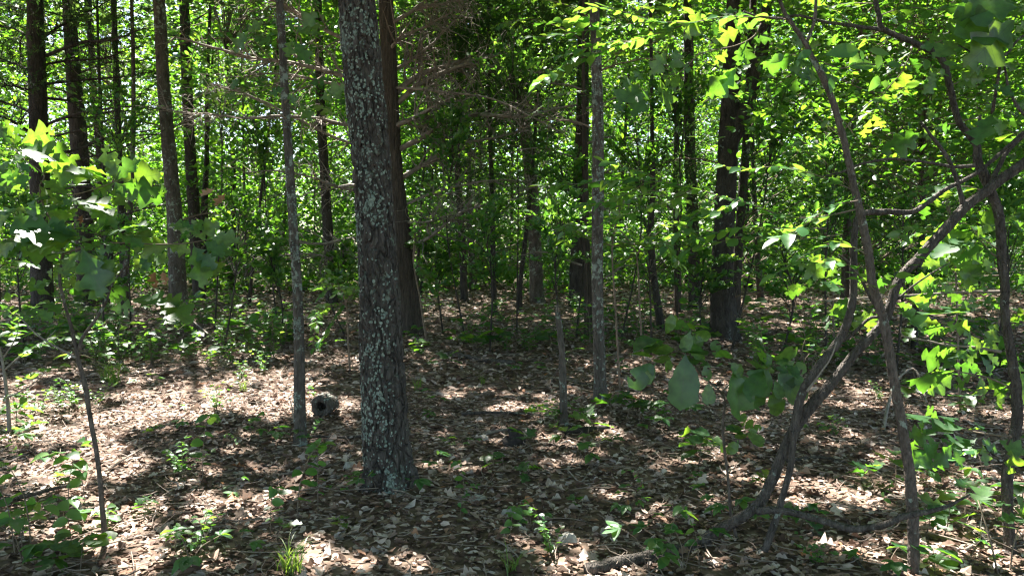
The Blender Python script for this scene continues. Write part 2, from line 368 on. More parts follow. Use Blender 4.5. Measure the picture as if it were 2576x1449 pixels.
# ================================================================== GROUND
xs = np.concatenate([np.linspace(-260, -20, 14)[:-1], np.linspace(-20, 20, 115), np.linspace(20, 260, 14)[1:]])
ys = np.concatenate([np.linspace(-60, -4, 8)[:-1], np.linspace(-4, 32, 130), np.linspace(32, 400, 24)[1:]])
gx, gy = np.meshgrid(xs, ys)
gz = gh(gx, gy) + 0.012 * (vnoise(gx * 6, gy * 6, 3) - 0.5) * (np.abs(gx) < 20)
gi = (np.arange(len(ys) - 1)[:, None] * len(xs) + np.arange(len(xs) - 1)[None]).ravel()
gb = MB().add(np.stack([gx, gy, gz], -1), np.stack([gi, gi + 1, gi + 1 + len(xs), gi + len(xs)], 1))
ground = link('ground', gb.mesh('ground', M['soil'])); tag(ground, kind='structure')

# ================================================================== WHERE SUN REACHES (gaps cut in the crowns overhead to shape the light)
GAPS = [  # px, py, rx, ry, share of crown left out
 (620, 1005, 290, 50, .98), (400, 1030, 220, 55, .98), (160, 1075, 240, 65, .98), (120, 1190, 200, 65, .93), (60, 1010, 120, 50, .95),
 (520, 1265, 190, 45, .95), (230, 1340, 300, 65, .97), (620, 1390, 240, 55, .75), (880, 1400, 290, 65, .98), (1090, 1340, 60, 26, .8), (700, 1250, 90, 30, .6),
 (880, 900, 110, 34, .8), (1100, 900, 90, 26, .75), (1180, 975, 120, 20, .6), (1340, 1000, 90, 40, .6), (1490, 930, 120, 40, .7),
 (1600, 900, 70, 22, .6), (1180, 1050, 120, 14, .4), (1300, 1100, 90, 14, .6), (1210, 1190, 120, 14, .75), (1440, 1165, 50, 12, .7), (1330, 1340, 110, 36, .85),
 (1640, 1280, 150, 50, .85), (1830, 1220, 90, 40, .75), (1560, 1400, 180, 50, .85), (1420, 1415, 130, 60, .96), (1900, 1400, 160, 60, .85), (2120, 1390, 160, 60, .95), (2060, 1250, 130, 50, .75),
 (2130, 985, 130, 40, .8), (2050, 1090, 90, 30, .5), (2190, 1160, 60, 40, .8), (2420, 1220, 150, 60, .9), (2380, 1350, 180, 60, .9), (2250, 1240, 120, 50, .85), (2480, 1060, 90, 40, .6),
 (1900, 905, 70, 16, .5), (1750, 980, 90, 30, .7), (1600, 1010, 90, 30, .6), (560, 900, 160, 40, .8), (760, 850, 100, 25, .5), (300, 930, 120, 40, .7)]
SHADED3D = []  # world points put in shade by keeping leaves overhead
SUNNY3D = []      # world points put in the sun by clearing leaves overhead: (point, radius, share)
def lit_map(x, y):
    z = gh(x, y); px, py, dep = proj(np.stack([x, y, z], -1))
    n1 = vnoise(x * 1.6 + 40, y * 1.6 + 40, 11); n2 = vnoise(x * 4.5 + 40, y * 4.5 + 40, 12)
    L = np.where(n1 > 0.86, 0.45, 0.03)
    front = (dep > 2.5)
    edge = 0.45 * (n2 - 0.5) + 0.5 * (n1 - 0.5)
    for (a, b, rx, ry, s) in GAPS:
        d = np.hypot((px - a) / rx, (py - b) / ry)
        L = np.where(front, np.maximum(L, s * np.clip((1.12 - d + edge) / 0.25, 0, 1)), L)
    back = np.clip((y - 10.5) / 3.0, 0, 1)
    nb = vnoise(x * 0.36 + 9, y * 0.36 + 5, 31) * 0.7 + vnoise(x * 1.1 + 9, y * 1.1 + 5, 32) * 0.3
    thr = np.interp(px, [-400, 300, 900, 1050, 1300, 1700, 1950, 2300, 3000], [0.56, 0.55, 0.60, 0.72, 0.74, 0.70, 0.53, 0.42, 0.42])
    mid_ = np.clip((y - 7.8) / 1.0, 0, 1) * np.clip((13.5 - y) / 1.5, 0, 1); L = L * (1 - 0.0 * mid_)
    back = np.clip((y - 12.0) / 3.0, 0, 1)
    L = L * (1 - back) + back * np.clip(0.5 + (nb - thr) * 12, 0.03, 0.96)
    for (q, r, s) in SUNNY3D:
        g0 = q - SUN * (q[2] - gh(q[0], q[1])) / SUN[2]
        d = np.hypot(x - g0[0], y - g0[1]) / r
        L = np.maximum(L, s * np.clip((1.1 - d) / 0.2, 0, 1))
    for (q, r, s) in SHADED3D:
        g0 = q - SUN * (q[2] - gh(q[0], q[1])) / SUN[2]; d = np.hypot(x - g0[0], y - g0[1]) / r
        L = L * (1 - s * np.clip((1.1 - d) / 0.2, 0, 1))
    return L

# ================================================================== TREES
TREES = []
def trunk_path(base, pts, Y, height, vis_rows, top_rows=10, r_top=0.3):
    p = [np.append(base - np.array([0, 0, 0.04]), 0)]
    for (x, y, wpx) in pts:
        q = P(x, y, Y); p.append(np.append(q, wpx * 0.5 / F * Y))
    p[0][3] = p[1][3] * 1.03
    p = np.array(p); vis = cr(p, vis_rows); vis[:, 3] = np.interp(np.linspace(0, 1, vis_rows), np.linspace(0, 1, len(p)), p[:, 3])
    last = vis[-1]; d = nrm((vis[-1] - vis[-6])[:3]); d = nrm(d + np.array([0, 0, 0.8]))
    up = max(0.5, height - last[2]); t = np.linspace(0, 1, top_rows + 1)[1:, None]
    wob = np.stack([0.12 * np.sin(t[:, 0] * 5 + base[0]), 0.12 * np.sin(t[:, 0] * 4 + base[1]), 0 * t[:, 0]], 1) * t
    ext = np.hstack([last[:3] + d * up * t + wob, last[3] * (1 - (1 - r_top) * t)])
    return np.vstack([vis, ext]), vis
def make_tree(name, label, cat, base_px, pts, mat='dark', height=13, sides=18, rows=40, bark=(0.03, 0.1, 0.006), flare=0.35, fh=0.18, group=None, Y=None, seed=1, kind='broad'):
    base = G(*base_px)
    if Y: base = P(base_px[0], base_px[1], Y); base[2] = gh(base[0], base[1])
    root = thing(name, base, label, cat, group)
    full, vis = trunk_path(base, pts, base[1], height, rows)
    mb = MB(); vv = tube(mb, full[:, :3], full[:, 3], sides, bark, seed, flare, fh)
    part('trunk', mb, M[mat], root)
    t = dict(root=root, base=base, path=full, vis=vis, vv=vv, kind=kind, leaf=[], seed=seed, name=name)
    TREES.append(t); return t
def at_h(t, z):
    p = t['path']; return np.array([np.interp(z, p[:, 2], p[:, k]) for k in range(4)])
def vis_dz(vv): return max(1e-3, float(np.abs(np.diff(vv[:40, 0, 2])).mean()))
def flakes(t, n, zmax, rmin, rmax, thr, seed, off=0.0, side=None):
    g = np.random.default_rng(seed); vv = t['vv']; nr, ns = vv.shape[:2]
    cen = vv.mean(1)
    npch = max(8, n // 34); ci = g.integers(4, nr - 14, npch * 8); cj = g.integers(0, ns, npch * 8)
    cpos = vv[ci, cj]; crd = nrm(cpos - cen[ci]); wgt = 0.5 + g.normal(0, 0.25, len(ci))
    if side is not None: wgt = wgt + 1.0 * (crd * np.asarray(side)).sum(1) + 0.30 * (cpos[:, 2] - 1.4)
    best = np.argsort(-wgt)[:npch * 4]; best = g.permutation(best)[:npch]; ci, cj = ci[best], cj[best]
    size = g.gamma(0.9, 1.1, npch); cnt_ = np.maximum(4, (size * 34).astype(int)); pk = np.repeat(np.arange(npch), cnt_)
    dz = vis_dz(vv); da = 2 * np.pi * np.linalg.norm(vv[ci, cj] - cen[ci], axis=1) / ns
    sp = (0.012 + 0.018 * size)[pk] * (rmax / 0.011)
    i = np.clip(ci[pk] + (g.normal(size=len(pk)) * sp * 1.5 / dz).astype(int), 2, nr - 13); j = np.mod(cj[pk] + (g.normal(size=len(pk)) * sp / da[pk]).astype(int), ns)
    p = vv[i, j]; rad = p - cen[i]; rl = np.linalg.norm(rad, axis=1); mean = np.linalg.norm(vv[i] - cen[i][:, None], axis=2).mean(1)
    ok = (rl > mean - 0.004) & (p[:, 2] < zmax); k = np.nonzero(ok)[0][:n]
    p = p[k]; nn = nrm(rad[k] + g.normal(0, 0.004, (len(k), 3))); N = len(k)
    a = nrm(np.cross(nn, np.array([0.1, 0.05, 1.0]))); b = np.cross(nn, a)
    K = 7; th = np.arange(K) * 2 * np.pi / K
    rr = g.uniform(rmin, rmax, (N, 1)) * g.uniform(0.55, 1.25, (N, K))
    ring = p[:, None] + rr[..., None] * (np.cos(th)[None, :, None] * a[:, None] + 1.15 * np.sin(th)[None, :, None] * b[:, None]) + nn[:, None] * (off + g.uniform(-0.001, .0035, (N, K, 1)))
    c = (p + nn * (off + 0.0045))[:, None]
    v = np.concatenate([c, ring], 1); q = np.arange(K)
    f = np.stack([0 * q, q + 1, (q + 1) % K + 1], 1)
    mb = MB().add(v, (f[None] + (np.arange(N) * (K + 1))[:, None, None]).reshape(-1, 3))
    o = part('lichen', mb, M['lichen'], t['root']); tag(o, 'pale grey green lichen flakes', kind='stuff'); return o

main = make_tree('oak_tree', 'thick oak trunk crusted with pale green lichen, tallest and nearest in the middle', 'tree', (980, 1213),
    [(979, 1180, 113), (973, 1120, 106), (966, 1000, 100), (957, 800, 96), (947, 600, 93), (934, 400, 91), (915, 200, 90), (897, 0, 86), (882, -150, 83)],
    'oak', 15, 160, 400, (0.036, 0.15, 0.026), 0.42, 0.13, seed=3)
flakes(main, 5600, 4.2, 0.0035, 0.011, 0.60, 5, side=(-0.8, -0.6, 0))
slim = make_tree('slim_tree', 'slim straight pole tree with pale lichened bark just left of the thick oak', 'tree', (757, 1118),
    [(756, 1080, 29), (754, 1000, 27), (752, 850, 25), (746, 700, 23), (736, 550, 22), (729, 430, 21), (718, 250, 20), (709, 100, 19), (703, 0, 18), (700, -60, 18)],
    'lichened', 9.5, 48, 230, (0.014, 0.05, 0.0055), 0.6, 0.07, seed=11)
flakes(slim, 900, 4.5, 0.003, 0.009, 0.55, 15, side=(-0.5, -0.8, 0))
pole = make_tree('slim_tree', 'slim lichened tree standing just right of the broken stub', 'tree', (1510, 1005),
    [(1509, 960, 31), (1506, 850, 29), (1503, 700, 29), (1504, 550, 29), (1505, 400, 28), (1503, 250, 27), (1498, 100, 25), (1494, 0, 24)],
    'lichened', 11, 48, 210, (0.018, 0.06, 0.007), 0.55, 0.09, seed=17)
flakes(pole, 900, 5, 0.004, 0.012, 0.56, 18, side=(0.3, -0.9, 0))
cedar = make_tree('cedar_tree', 'reddish cedar close behind the thick oak with many bare arching limbs', 'tree', (1032, 835),
    [(1030, 800, 52), (1024, 720, 46), (1012, 600, 43), (1000, 500, 41), (990, 400, 40), (980, 200, 38), (970, 0, 36)],
    'cedar', 13, 40, 120, (0.03, 0.5, 0.012), 0.55, 0.3, seed=23, kind='cedar')
left = make_tree('oak_tree', 'straight lichened grey trunk standing behind the big leafy sapling at left', 'tree', (452, 800),
    [(451, 770, 42), (446, 705, 38), (440, 560, 35), (430, 428, 33), (416, 280, 31), (409, 176, 30), (400, 0, 29)],
    'oak_far', 14, 36, 130, (0.035, 0.12, 0.009), 0.25, 0.2, seed=29)
forked = make_tree('oak_tree', 'large dark forked oak trunk behind the hanging sprays right of centre', 'tree', (1822, 855),
    [(1821, 830, 62), (1818, 720, 52), (1820, 600, 51), (1826, 480, 50), (1833, 353, 49), (1838, 250, 46), (1843, 100, 40), (1848, 0, 37)],
    'dark', 15, 48, 150, (0.03, 0.1, 0.010), 0.35, 0.25, seed=31)
fb = MB(); Yf = forked['base'][1]
fp = np.array([np.append(P(x, y, Yf - 0.05), wq * 0.5 / F * Yf) for x, y, wq in [(1830, 380, 36), (1860, 310, 40), (1886, 240, 36), (1905, 180, 33), (1920, 110, 30), (1930, 0, 24), (1950, -300, 20)]])
fpp = cr(fp, 40); tube(fb, fpp[:, :3], fpp[:, 3], 28, (0.03, 0.1, 0.008), 33); part('fork_limb', fb, M['dark'], forked['root'])
darkl = make_tree('pine_tree', 'thick nearly black trunk at far left with many bare horizontal limbs', 'tree', (108, 800),
    [(106, 740, 50), (104, 600, 47), (100, 450, 45), (97, 300, 43), (93, 180, 42), (90, 90, 40), (88, 0, 36)],
    'dark', 12, 30, 90, (0.045, 0.14, 0.010), 0.25, 0.2, seed=37, kind='cedar')
SPEC = [  # name, label, base, pts, mat, kind
 ('pine_tree', 'dark leaning trunk just right of the thick black pine at far left', (222, 772), [(220, 740, 44), (212, 600, 42), (203, 420, 40), (194, 300, 38), (182, 150, 34), (172, 0, 30)], 'dark', 'cedar'),
 ('oak_tree', 'dark trunk half hidden behind the straight lichened grey trunk at left', (503, 752), [(500, 720, 30), (490, 560, 28), (478, 380, 27), (470, 200, 26), (463, 0, 24)], 'dark', 'broad'),
 ('oak_tree', 'dark upright trunk between the slim pole tree and the thick oak', (834, 762), [(832, 730, 26), (826, 600, 24), (816, 430, 23), (806, 250, 21), (800, 0, 18)], 'dark', 'broad'),
 ('oak_tree', 'dark trunk leaning left in the gap right of centre', (1351, 762), [(1350, 740, 34), (1346, 640, 32), (1340, 500, 31), (1330, 400, 31), (1318, 300, 28), (1312, 200, 24), (1310, 100, 20), (1304, 0, 17)], 'oak_far', 'broad'),
 ('oak_tree', 'thick dark trunk directly behind the slim red cedar pole', (1453, 772), [(1452, 740, 42), (1456, 640, 38), (1460, 500, 35), (1464, 350, 32), (1466, 200, 30), (1468, 0, 27)], 'dark', 'broad'),
 ('cedar_tree', 'thin bare reddish cedar pole between the dark trunk and the lichened pole', (1481, 852), [(1480, 800, 20), (1478, 700, 18), (1475, 600, 17), (1472, 480, 15), (1470, 350, 12), (1468, 200, 9)], 'cedar', 'cedar'),
 ('thin_tree', 'thin crooked dark stem just left of the broad leaved sapling at centre right', (1664, 832), [(1660, 800, 18), (1648, 720, 16), (1640, 640, 15), (1638, 560, 13), (1642, 450, 11), (1640, 300, 9)], 'dark', 'broad'),
 ('thin_tree', 'dark slim trunk between the leaning pine and the straight grey trunk', (314, 760), [(312, 700, 17), (306, 560, 16), (300, 400, 15), (292, 200, 14), (286, 0, 13)], 'dark', 'broad'),
 ('thin_tree', 'dark stump like trunk low between grey trunk and pole tree', (502, 748), [(500, 720, 30), (505, 660, 22), (512, 560, 16), (520, 400, 12)], 'dark', 'broad'),
 ('oak_tree', 'dark trunk immediately right of the large forked oak', (1850, 800), [(1850, 760, 24), (1858, 620, 22), (1868, 480, 22), (1880, 330, 20)], 'dark', 'broad'),
 ('oak_tree', 'dark trunk left of the large forked oak seen through sprays', (1748, 775), [(1748, 740, 30), (1745, 600, 28), (1738, 430, 26), (1734, 250, 24), (1730, 0, 20)], 'dark', 'broad'),
 ('thin_tree', 'thin upright stem in the dark gap right of the thick oak', (1242, 790), [(1242, 740, 13), (1240, 620, 12), (1236, 450, 11), (1230, 250, 9)], 'dark', 'broad'),
 ('thin_tree', 'thin stem leaning right beside the leaning dark trunk', (1306, 782), [(1310, 700, 12), (1322, 600, 11), (1338, 450, 9)], 'dark', 'broad'),
 ('oak_tree', 'slim dark trunk behind the arching cedar limbs in the middle', (1168, 757), [(1166, 700, 18), (1160, 560, 17), (1150, 400, 16), (1158, 200, 15), (1165, 0, 13)], 'dark', 'broad'),
]
for k, (nm, lb, b, pts, mt, kd) in enumerate(SPEC):
    make_tree(nm, lb, 'tree', b, pts, mt, 11 + (k * 7 % 4), 20, 60, (0.03, 0.3, 0.008) if mt == 'cedar' else (0.04, 0.13, 0.009), 0.3, 0.2, seed=50 + k, kind=kd)
sunt = make_tree('oak_tree', 'slim tree with bright sunlit foliage behind the wavy oak stem', 'tree', (2300, 880), [(2300, 840, 16), (2310, 700, 15), (2322, 560, 14), (2318, 400, 13), (2330, 200, 11), (2335, 0, 10)], 'dark', 8, 14, 60, None, .3, .1, seed=81)
ced2 = make_tree('cedar_tree', 'dark bushy cedar half hidden behind the tall bent stem', 'tree', (2140, 815), [(2140, 780, 20), (2135, 640, 18), (2130, 500, 14), (2125, 380, 8)], 'cedar', 4.6, 14, 40, (0.03, 0.3, 0.006), .3, .15, seed=82, kind='cedar')
ced3 = make_tree('cedar_tree', 'dark bushy cedar left of the large forked oak', 'tree', (1705, 785), [(1705, 760, 18), (1704, 640, 16), (1700, 500, 13), (1700, 330, 8)], 'cedar', 5.6, 14, 40, (0.03, 0.3, 0.006), .3, .15, seed=83, kind='cedar')
NAMED_TREES = len(TREES)
# the many thin dark trunks further back
g = np.random.default_rng(21); BACK = []
tries = 0
while len(BACK) < 62 and tries < 4000:
    tries += 1
    y = 15 + 24 * g.uniform() ** 0.8; x = g.uniform(-0.80, 0.80) * y
    if any((x - q[0]) ** 2 + (y - q[1]) ** 2 < 1.3 for q in BACK) or any(np.hypot(x - t['base'][0], y - t['base'][1]) < 0.8 for t in TREES): continue
    px = W / 2 + F * x / y
    if 1060 < px < 1130 or abs(px - 950) < 60 or abs(px - 1820) < 45 or abs(px - 440) < 40: continue
    BACK.append((x, y, px))
BACK.sort(key=lambda q: q[2])
MARKS = sorted([(108, 'the black pine'), (452, 'the straight grey trunk'), (757, 'the slim pole tree'), (957, 'the thick oak'), (1350, 'the leaning dark trunk'), (1510, 'the lichened pole'), (1822, 'the forked oak'), (2230, 'the tall bent stem'), (2540, 'the wavy oak stem')])
def gap_of(px):
    l = [m for m in MARKS if m[0] <= px]; r = [m for m in MARKS if m[0] > px]
    return (l[-1][1] if l else None), (r[0][1] if r else None)
ORD = ['first', 'second', 'third', 'fourth', 'fifth', 'sixth', 'seventh', 'eighth', 'ninth', 'tenth', 'eleventh', 'twelfth', 'thirteenth', 'fourteenth', 'fifteenth', 'sixteenth', 'seventeenth', 'eighteenth', 'nineteenth', 'twentieth', 'twenty-first', 'twenty-second', 'twenty-third', 'twenty-fourth', 'twenty-fifth', 'twenty-sixth', 'twenty-seventh', 'twenty-eighth', 'twenty-ninth', 'thirtieth']
cnt = {}
for (x, y, px) in BACK:
    l, r = gap_of(px); k = cnt.get((l, r), 0); cnt[(l, r)] = k + 1
    lab = 'thin distant trunk, ' + ORD[k] + ' from left ' + (f'between {l} and {r}' if l and r else (f'beyond {l}' if l else f'left of {r}'))
    rr = 0.03 + 0.10 * g.uniform() ** 2; base = np.array([x, y, float(gh(x, y))])
    root = thing('background_tree', base, lab, 'tree', 'thin trunks in the wood behind')
    hgt = 7 + 7 * g.uniform(); n = 16; t = np.linspace(0, 1, n)
    lx, ly = g.normal(0, 0.05, 2); ph = g.uniform(0, 6)
    p = base + np.stack([hgt * (lx * t) + 0.1 * np.sin(4 * t + ph), hgt * ly * t + 0.1 * np.sin(5 * t), hgt * t - 0.05], 1)
    mb = MB(); vv = tube(mb, p, rr * (1 - 0.65 * t), 9, None, 1, 0.3, 0.2); part('trunk', mb, M['dark'] if g.uniform() < 0.7 else M['oak_far'], root)
    TREES.append(dict(root=root, base=base, path=np.hstack([p, (rr * (1 - 0.65 * t))[:, None]]), vv=vv, kind='broad', seed=900 + len(TREES), name='background_tree'))
BX = np.array([t['base'][:2] for t in TREES])

# ================================================================== BARE LIMBS of the cedars and pines
def limb(t, pts_px, wpx, Y=None, dY=0.0, n1=16, l1=0.5, n2=30, l2=0.25, mat='dead', name='dead_limb', seed=0, droop=0.0, rmin=0.003):
    Y0 = Y or t['base'][1]; K = len(pts_px)
    q = [P(x, y, Y0 + dY * i / (K - 1)) for i, (x, y) in enumerate(pts_px)]
    q = cr(np.array(q), 18); r0 = wpx * 0.5 / F * Y0
    gg = np.random.default_rng(seed); q = q + np.cumsum(gg.normal(0, 0.006, q.shape), axis=0) * np.linspace(0, 1, 18)[:, None] * 2
    mb = MB(); tube(mb, q, r0 * np.linspace(1, 0.3, 18), 7)
    if n1:
        pp, rr = twig_set(q, r0, n1, l1, n2, l2, droop, seed=seed); tubes(mb, pp, np.maximum(rr, rmin), 3)
    return part(name, mb, M[mat], t['root'])
L2 = [([(985, 245), (1030, 205), (1085, 176), (1150, 158), (1211, 146), (1280, 126)], 15, 1.0), ([(990, 270), (1050, 215), (1110, 185), (1190, 160), (1300, 172), (1380, 178)], 13, 0.4),
      ([(990, 320), (1040, 295), (1090, 262), (1130, 235)], 12, -0.8), ([(995, 380), (1060, 348), (1120, 308), (1210, 292), (1310, 297), (1460, 258)], 13, -0.3),
      ([(1005, 450), (1060, 418), (1135, 372), (1210, 352), (1330, 335)], 11, 0.8), ([(1020, 632), (1085, 594), (1170, 534), (1310, 503)], 9, -0.6),
      ([(978, 182), (1020, 161), (1085, 111), (1110, 86), (1160, 40)], 9, 0.5), ([(972, 140), (1000, 100), (1060, 65), (1120, 20)], 9, -0.5), ([(985, 60), (1060, 15), (1110, 5), (1190, -20)], 10, 0.3),
      ([(1010, 520), (1080, 490), (1150, 470), (1260, 455), (1360, 470)], 7, 0.9), ([(1015, 560), (1070, 560), (1140, 545), (1240, 570)], 6, -0.9), ([(980, 220), (1100, 230), (1240, 250), (1400, 330)], 7, -1.0),
      ([(960, 210), (858, 191), (730, 161), (630, 151), (529, 121), (440, 105)], 12, -1.2), ([(955, 110), (858, 96), (755, 46), (715, 20), (600, -20)], 11, -0.5), ([(955, 240), (900, 225), (800, 205), (690, 190), (560, 205)], 9, 0.8),
      ([(985, 330), (860, 312), (800, 295), (705, 287), (630, 292), (503, 277), (440, 266)], 9, -1.6), ([(985, 390), (860, 350), (760, 300), (640, 240), (520, 200)], 8, -0.8),
      ([(990, 470), (880, 480), (800, 455), (700, 430), (600, 440)], 7, -1.0), ([(1000, 590), (880, 600), (800, 612), (700, 600), (600, 610), (530, 590)], 8, -1.3), ([(1000, 640), (860, 650), (740, 640), (650, 660)], 7, 0.6)]
for k, (pp, wq, dy) in enumerate(L2):
    limb(cedar, pp, wq * 1.15, None, dy, 34, 0.8, 105, 0.36, seed=300 + k, droop=0.1, rmin=0.0034)
c1 = lambda a: [(x * .5036, y * .5036) for x, y in a]
L5 = [([(230, 280), (400, 220), (560, 210), (750, 150)], 9), ([(230, 420), (400, 400), (600, 380), (780, 350)], 8), ([(230, 490), (450, 510), (640, 500), (760, 560)], 8), ([(240, 620), (400, 560), (620, 520), (800, 530)], 8),
      ([(240, 780), (400, 740), (550, 680), (780, 640)], 8), ([(240, 840), (420, 790), (600, 740), (800, 650)], 7), ([(240, 1120), (590, 1080), (750, 1040), (900, 1020), (1050, 960)], 7), ([(145, 350), (60, 320), (-60, 300)], 8),
      ([(145, 450), (50, 425), (-60, 420)], 7), ([(145, 560), (60, 520), (-70, 490)], 7), ([(145, 660), (60, 600), (-60, 560)], 8), ([(200, 200), (330, 120), (450, 60), (560, 0)], 8), ([(150, 200), (80, 140), (0, 110)], 7), ([(240, 960), (420, 930), (600, 960), (760, 940)], 6), ([(180, 330), (330, 310), (520, 300), (700, 240)], 7), ([(240, 690), (420, 640), (560, 590), (720, 560)], 6)]
for k, (pp, wq) in enumerate(L5):
    limb(darkl, c1(pp), wq, None, [-.8, .6, 1.2, -1.2, .2][k % 5], 18, 0.7, 34, 0.35, 'dark', seed=400 + k)
pine2 = TREES[8]
for k in range(10):
    y0 = 60 + k * 62; s = 1 if k % 3 else -1
    limb(pine2, [(200, y0), (200 + s * 70, y0 - 25), (200 + s * 150, y0 - 30), (200 + s * 240, y0 - 60 + 30 * (k % 2))], 6, None, [-1, .8, 0][k % 3], 14, 0.6, 26, 0.3, 'dark', seed=450 + k)
redpole = TREES[13]
for k in range(12):
    y0 = 190 + k * 44; s = 1 if k % 2 else -1
    limb(redpole, [(1474, y0 + 40), (1474 + s * 50, y0 + 25), (1474 + s * 110, y0 + 20 - 12 * (k % 3)), (1474 + s * 190, y0 + 24)], 6, None, [-.6, .5, 1, -1][k % 4], 14, 0.45, 40, 0.25, seed=470 + k, droop=0.1)
# stub of a snapped limb on the thick oak, and thin bare limbs on other trunks
sb = MB(); tube(sb, np.array([P(905, 468, 5.1), P(880, 466, 5.0), P(852, 470, 4.95)]), [0.014, 0.01, 0.006], 8); part('dead_limb', sb, M['dead'], main['root'])
for k, (t, x0) in enumerate([(left, 430), (left, 436), (forked, 1830), (forked, 1815), (forked, 1822), (pole, 1505), (pole, 1508), (forked, 1818), (left, 442)]):
    yy = [120, 330, 420, 610, 700, 180, 330, 760, 560][k]; s = [1, -1, -1, 1, -1, 1, -1, 1, 1][k]
    limb(t, [(x0, yy), (x0 + s * 60, yy - 20), (x0 + s * 130, yy - 24), (x0 + s * 210, yy - 5)], 5, None, [.5, -.5][k % 2], 8, 0.4, 14, 0.2, 'twig', seed=500 + k)

# ================================================================== CROWNS (leaf masses of the trees)
def owner(x, y, broad_only=True):
    d = (x[:, None] - BX[None, :, 0]) ** 2 + (y[:, None] - BX[None, :, 1]) ** 2
    if broad_only: d = d + np.array([0 if t['kind'] == 'broad' else 40.0 for t in TREES])[None]
    return np.argmin(d, 1)
# plants standing in sun patches (filled before the crowns so that light finds them)
for (px, py, Y, r, s) in [(325, 450, 4.2, 0.42, .99), (40, 350, 4.15, .2, .97), (140, 400, 4.2, .32, .99), (390, 625, 4.15, .18, .95), (2330, 720, 4.2, .55, .98), (2100, 700, 4.2, .35, .97), (2390, 940, 4.1, .5, .98), (2450, 640, 4.2, .4, .95), (2250, 760, 4.2, .45, .97),
                          (1640, 150, 4.1, .5, .97), (1480, 120, 4.1, .45, .97), (1380, 190, 4.2, .35, .95), (1800, 120, 4.0, .4, .9), (1900, 130, 4.0, .35, .95), (1860, 220, 4.0, .25, .9), (1715, 830, 4.15, .10, .9), (2000, 885, 4.15, .08, .95), (2050, 100, 3.9, .3, .9), (2080, 180, 3.9, .25, .9), (2300, 350, 4.0, .3, .95), (2450, 250, 4.2, .4, .8), (2400, 60, 4.2, .4, .8),
                          (2300, 200, 9.5, 1.3, .9), (2450, 100, 9.5, 1.3, .9), (2120, 150, 9.5, 1.0, .8), (900, 150, 5.2, .16, .6), (60, 920, 5.1, .3, .9), (560, 880, 8.5, .8, .8), (285, 920, 6.2, .35, .95), (660, 130, 12.3, 1.0, .85), (560, 280, 12., .8, .8), (600, 610, 12, .7, .7), (1130, 200, 13, .7, .6), (1250, 300, 13, .7, .6), (1130, 905, 8.5, .25, .95)]:
    SUNNY3D.append((P(px, py, Y), r, s))
for (px, py, Y, r, s) in [(1700, 960, 4.15, .20, .95), (1880, 985, 4.15, .22, .95), (1610, 900, 4.15, .15, .9), (500, 660, 4.15, .12, .7)]: SHADED3D.append((P(px, py, Y), r, s))
def clumps(n, xr, yr, zr, per, sx, sz, g):
    c = np.stack([g.uniform(*xr, n), g.uniform(*yr, n), g.uniform(*zr, n)], 1)
    return c
g = np.random.default_rng(77)
def fill(c, per, sx, sz, g):
    p = np.repeat(c, per, 0); o = g.normal(size=p.shape) * np.array([sx, sx, sz]); return p + o
zone = [((-17, 14), (3, 17), (6.5, 13), 5.5, 0.355), ((-18, 18), (-14, 3), (5, 12), 2.2, 0.28), ((-32, 30), (17, 46), (8.5, 16), 2.6, 0.36), ((-60, 55), (46, 80), (15, 21), 1.6, 0.75)]  # mostly unseen leaf layers, added overhead to shade ground and far wood
shade_canopy = []
for (xr, yr, zr, lai, sz) in zone:
    area = (xr[1] - xr[0]) * (yr[1] - yr[0]); nl = area * lai / (0.32 * sz * sz); per = 26
    c = clumps(int(nl / per), xr, yr, zr, per, 0, 0, g); p = fill(c, per, 0.42, 0.22, g)
    t = (p[:, 2] - 0.2) / SUN[2]; q = p - SUN * t[:, None]
    L = lit_map(q[:, 0], q[:, 1]); keep = g.uniform(size=len(p)) > L  # leaves dropped along the sun direction to shape sun patches below
    # never in front of the lens: stay above what the frame shows for the near trees
    px, py, dep = proj(p); inview = (dep > 0.5) & (py > -40) & (p[:, 1] < 13)
    keep &= ~inview
    p = p[keep]; shade_canopy.append((p, sz * g.uniform(0.75, 1.2, len(p))))
cp_ = np.concatenate([a for a, b in shade_canopy]); cs_ = np.concatenate([b for a, b in shade_canopy])
# middle storey: the sunlit leaf layers seen between the trunks
NC = 19500
y = 14 + 28 * g.uniform(size=NC) ** 0.9; x = g.uniform(-0.86, 0.86, NC) * y
z = gh(x, y) + 0.3 + 12.5 * g.uniform(size=NC) ** 1.05
c = np.stack([x, y, z], 1); px, py, dep = proj(c)
d3 = 0.55 * vnoise(x * 0.5 + z * 0.33 + 7, y * 0.4 + z * 0.5 + 3, 41) + 0.45 * vnoise(x * 1.2 - z * 0.7 + 50, y * 0.9 + z * 1.3 + 50, 42)
ystart = np.where(py < 280, 15.5, np.where(py < 560, 19.5, 23.0)); ystart = np.where((px > 1880) & (py < 620), 12.5, ystart); ystart = np.where((px < 420) & (py < 600), ystart + 2, ystart)
low = (py > 620) & (py < 760)
keep = (y > ystart) & (d3 > np.where(low, 0.54, 0.485)) & (py > -260)
keep &= ~((px < 650) & (py < 230) & (g.uniform(size=NC) < 0.45))
keep &= ~((px > 1100) & (px < 1800) & (py > 120) & (py < 560) & (y < 27) & (g.uniform(size=NC) < 0.5))
c = c[keep]; per = 28
n = 1500; y = 21 + 22 * g.uniform(size=n); x = g.uniform(-0.86, 0.86, n) * y; c = np.concatenate([c, np.stack([x, y, gh(x, y) + 0.15 + 1.9 * g.uniform(size=n) ** 1.6], 1)])
mp = fill(c, per, 0.43, 0.14, g); ms = g.uniform(0.11, 0.20, len(mp)) * np.where(mp[:, 1] < 23, 1.15, 1.3)
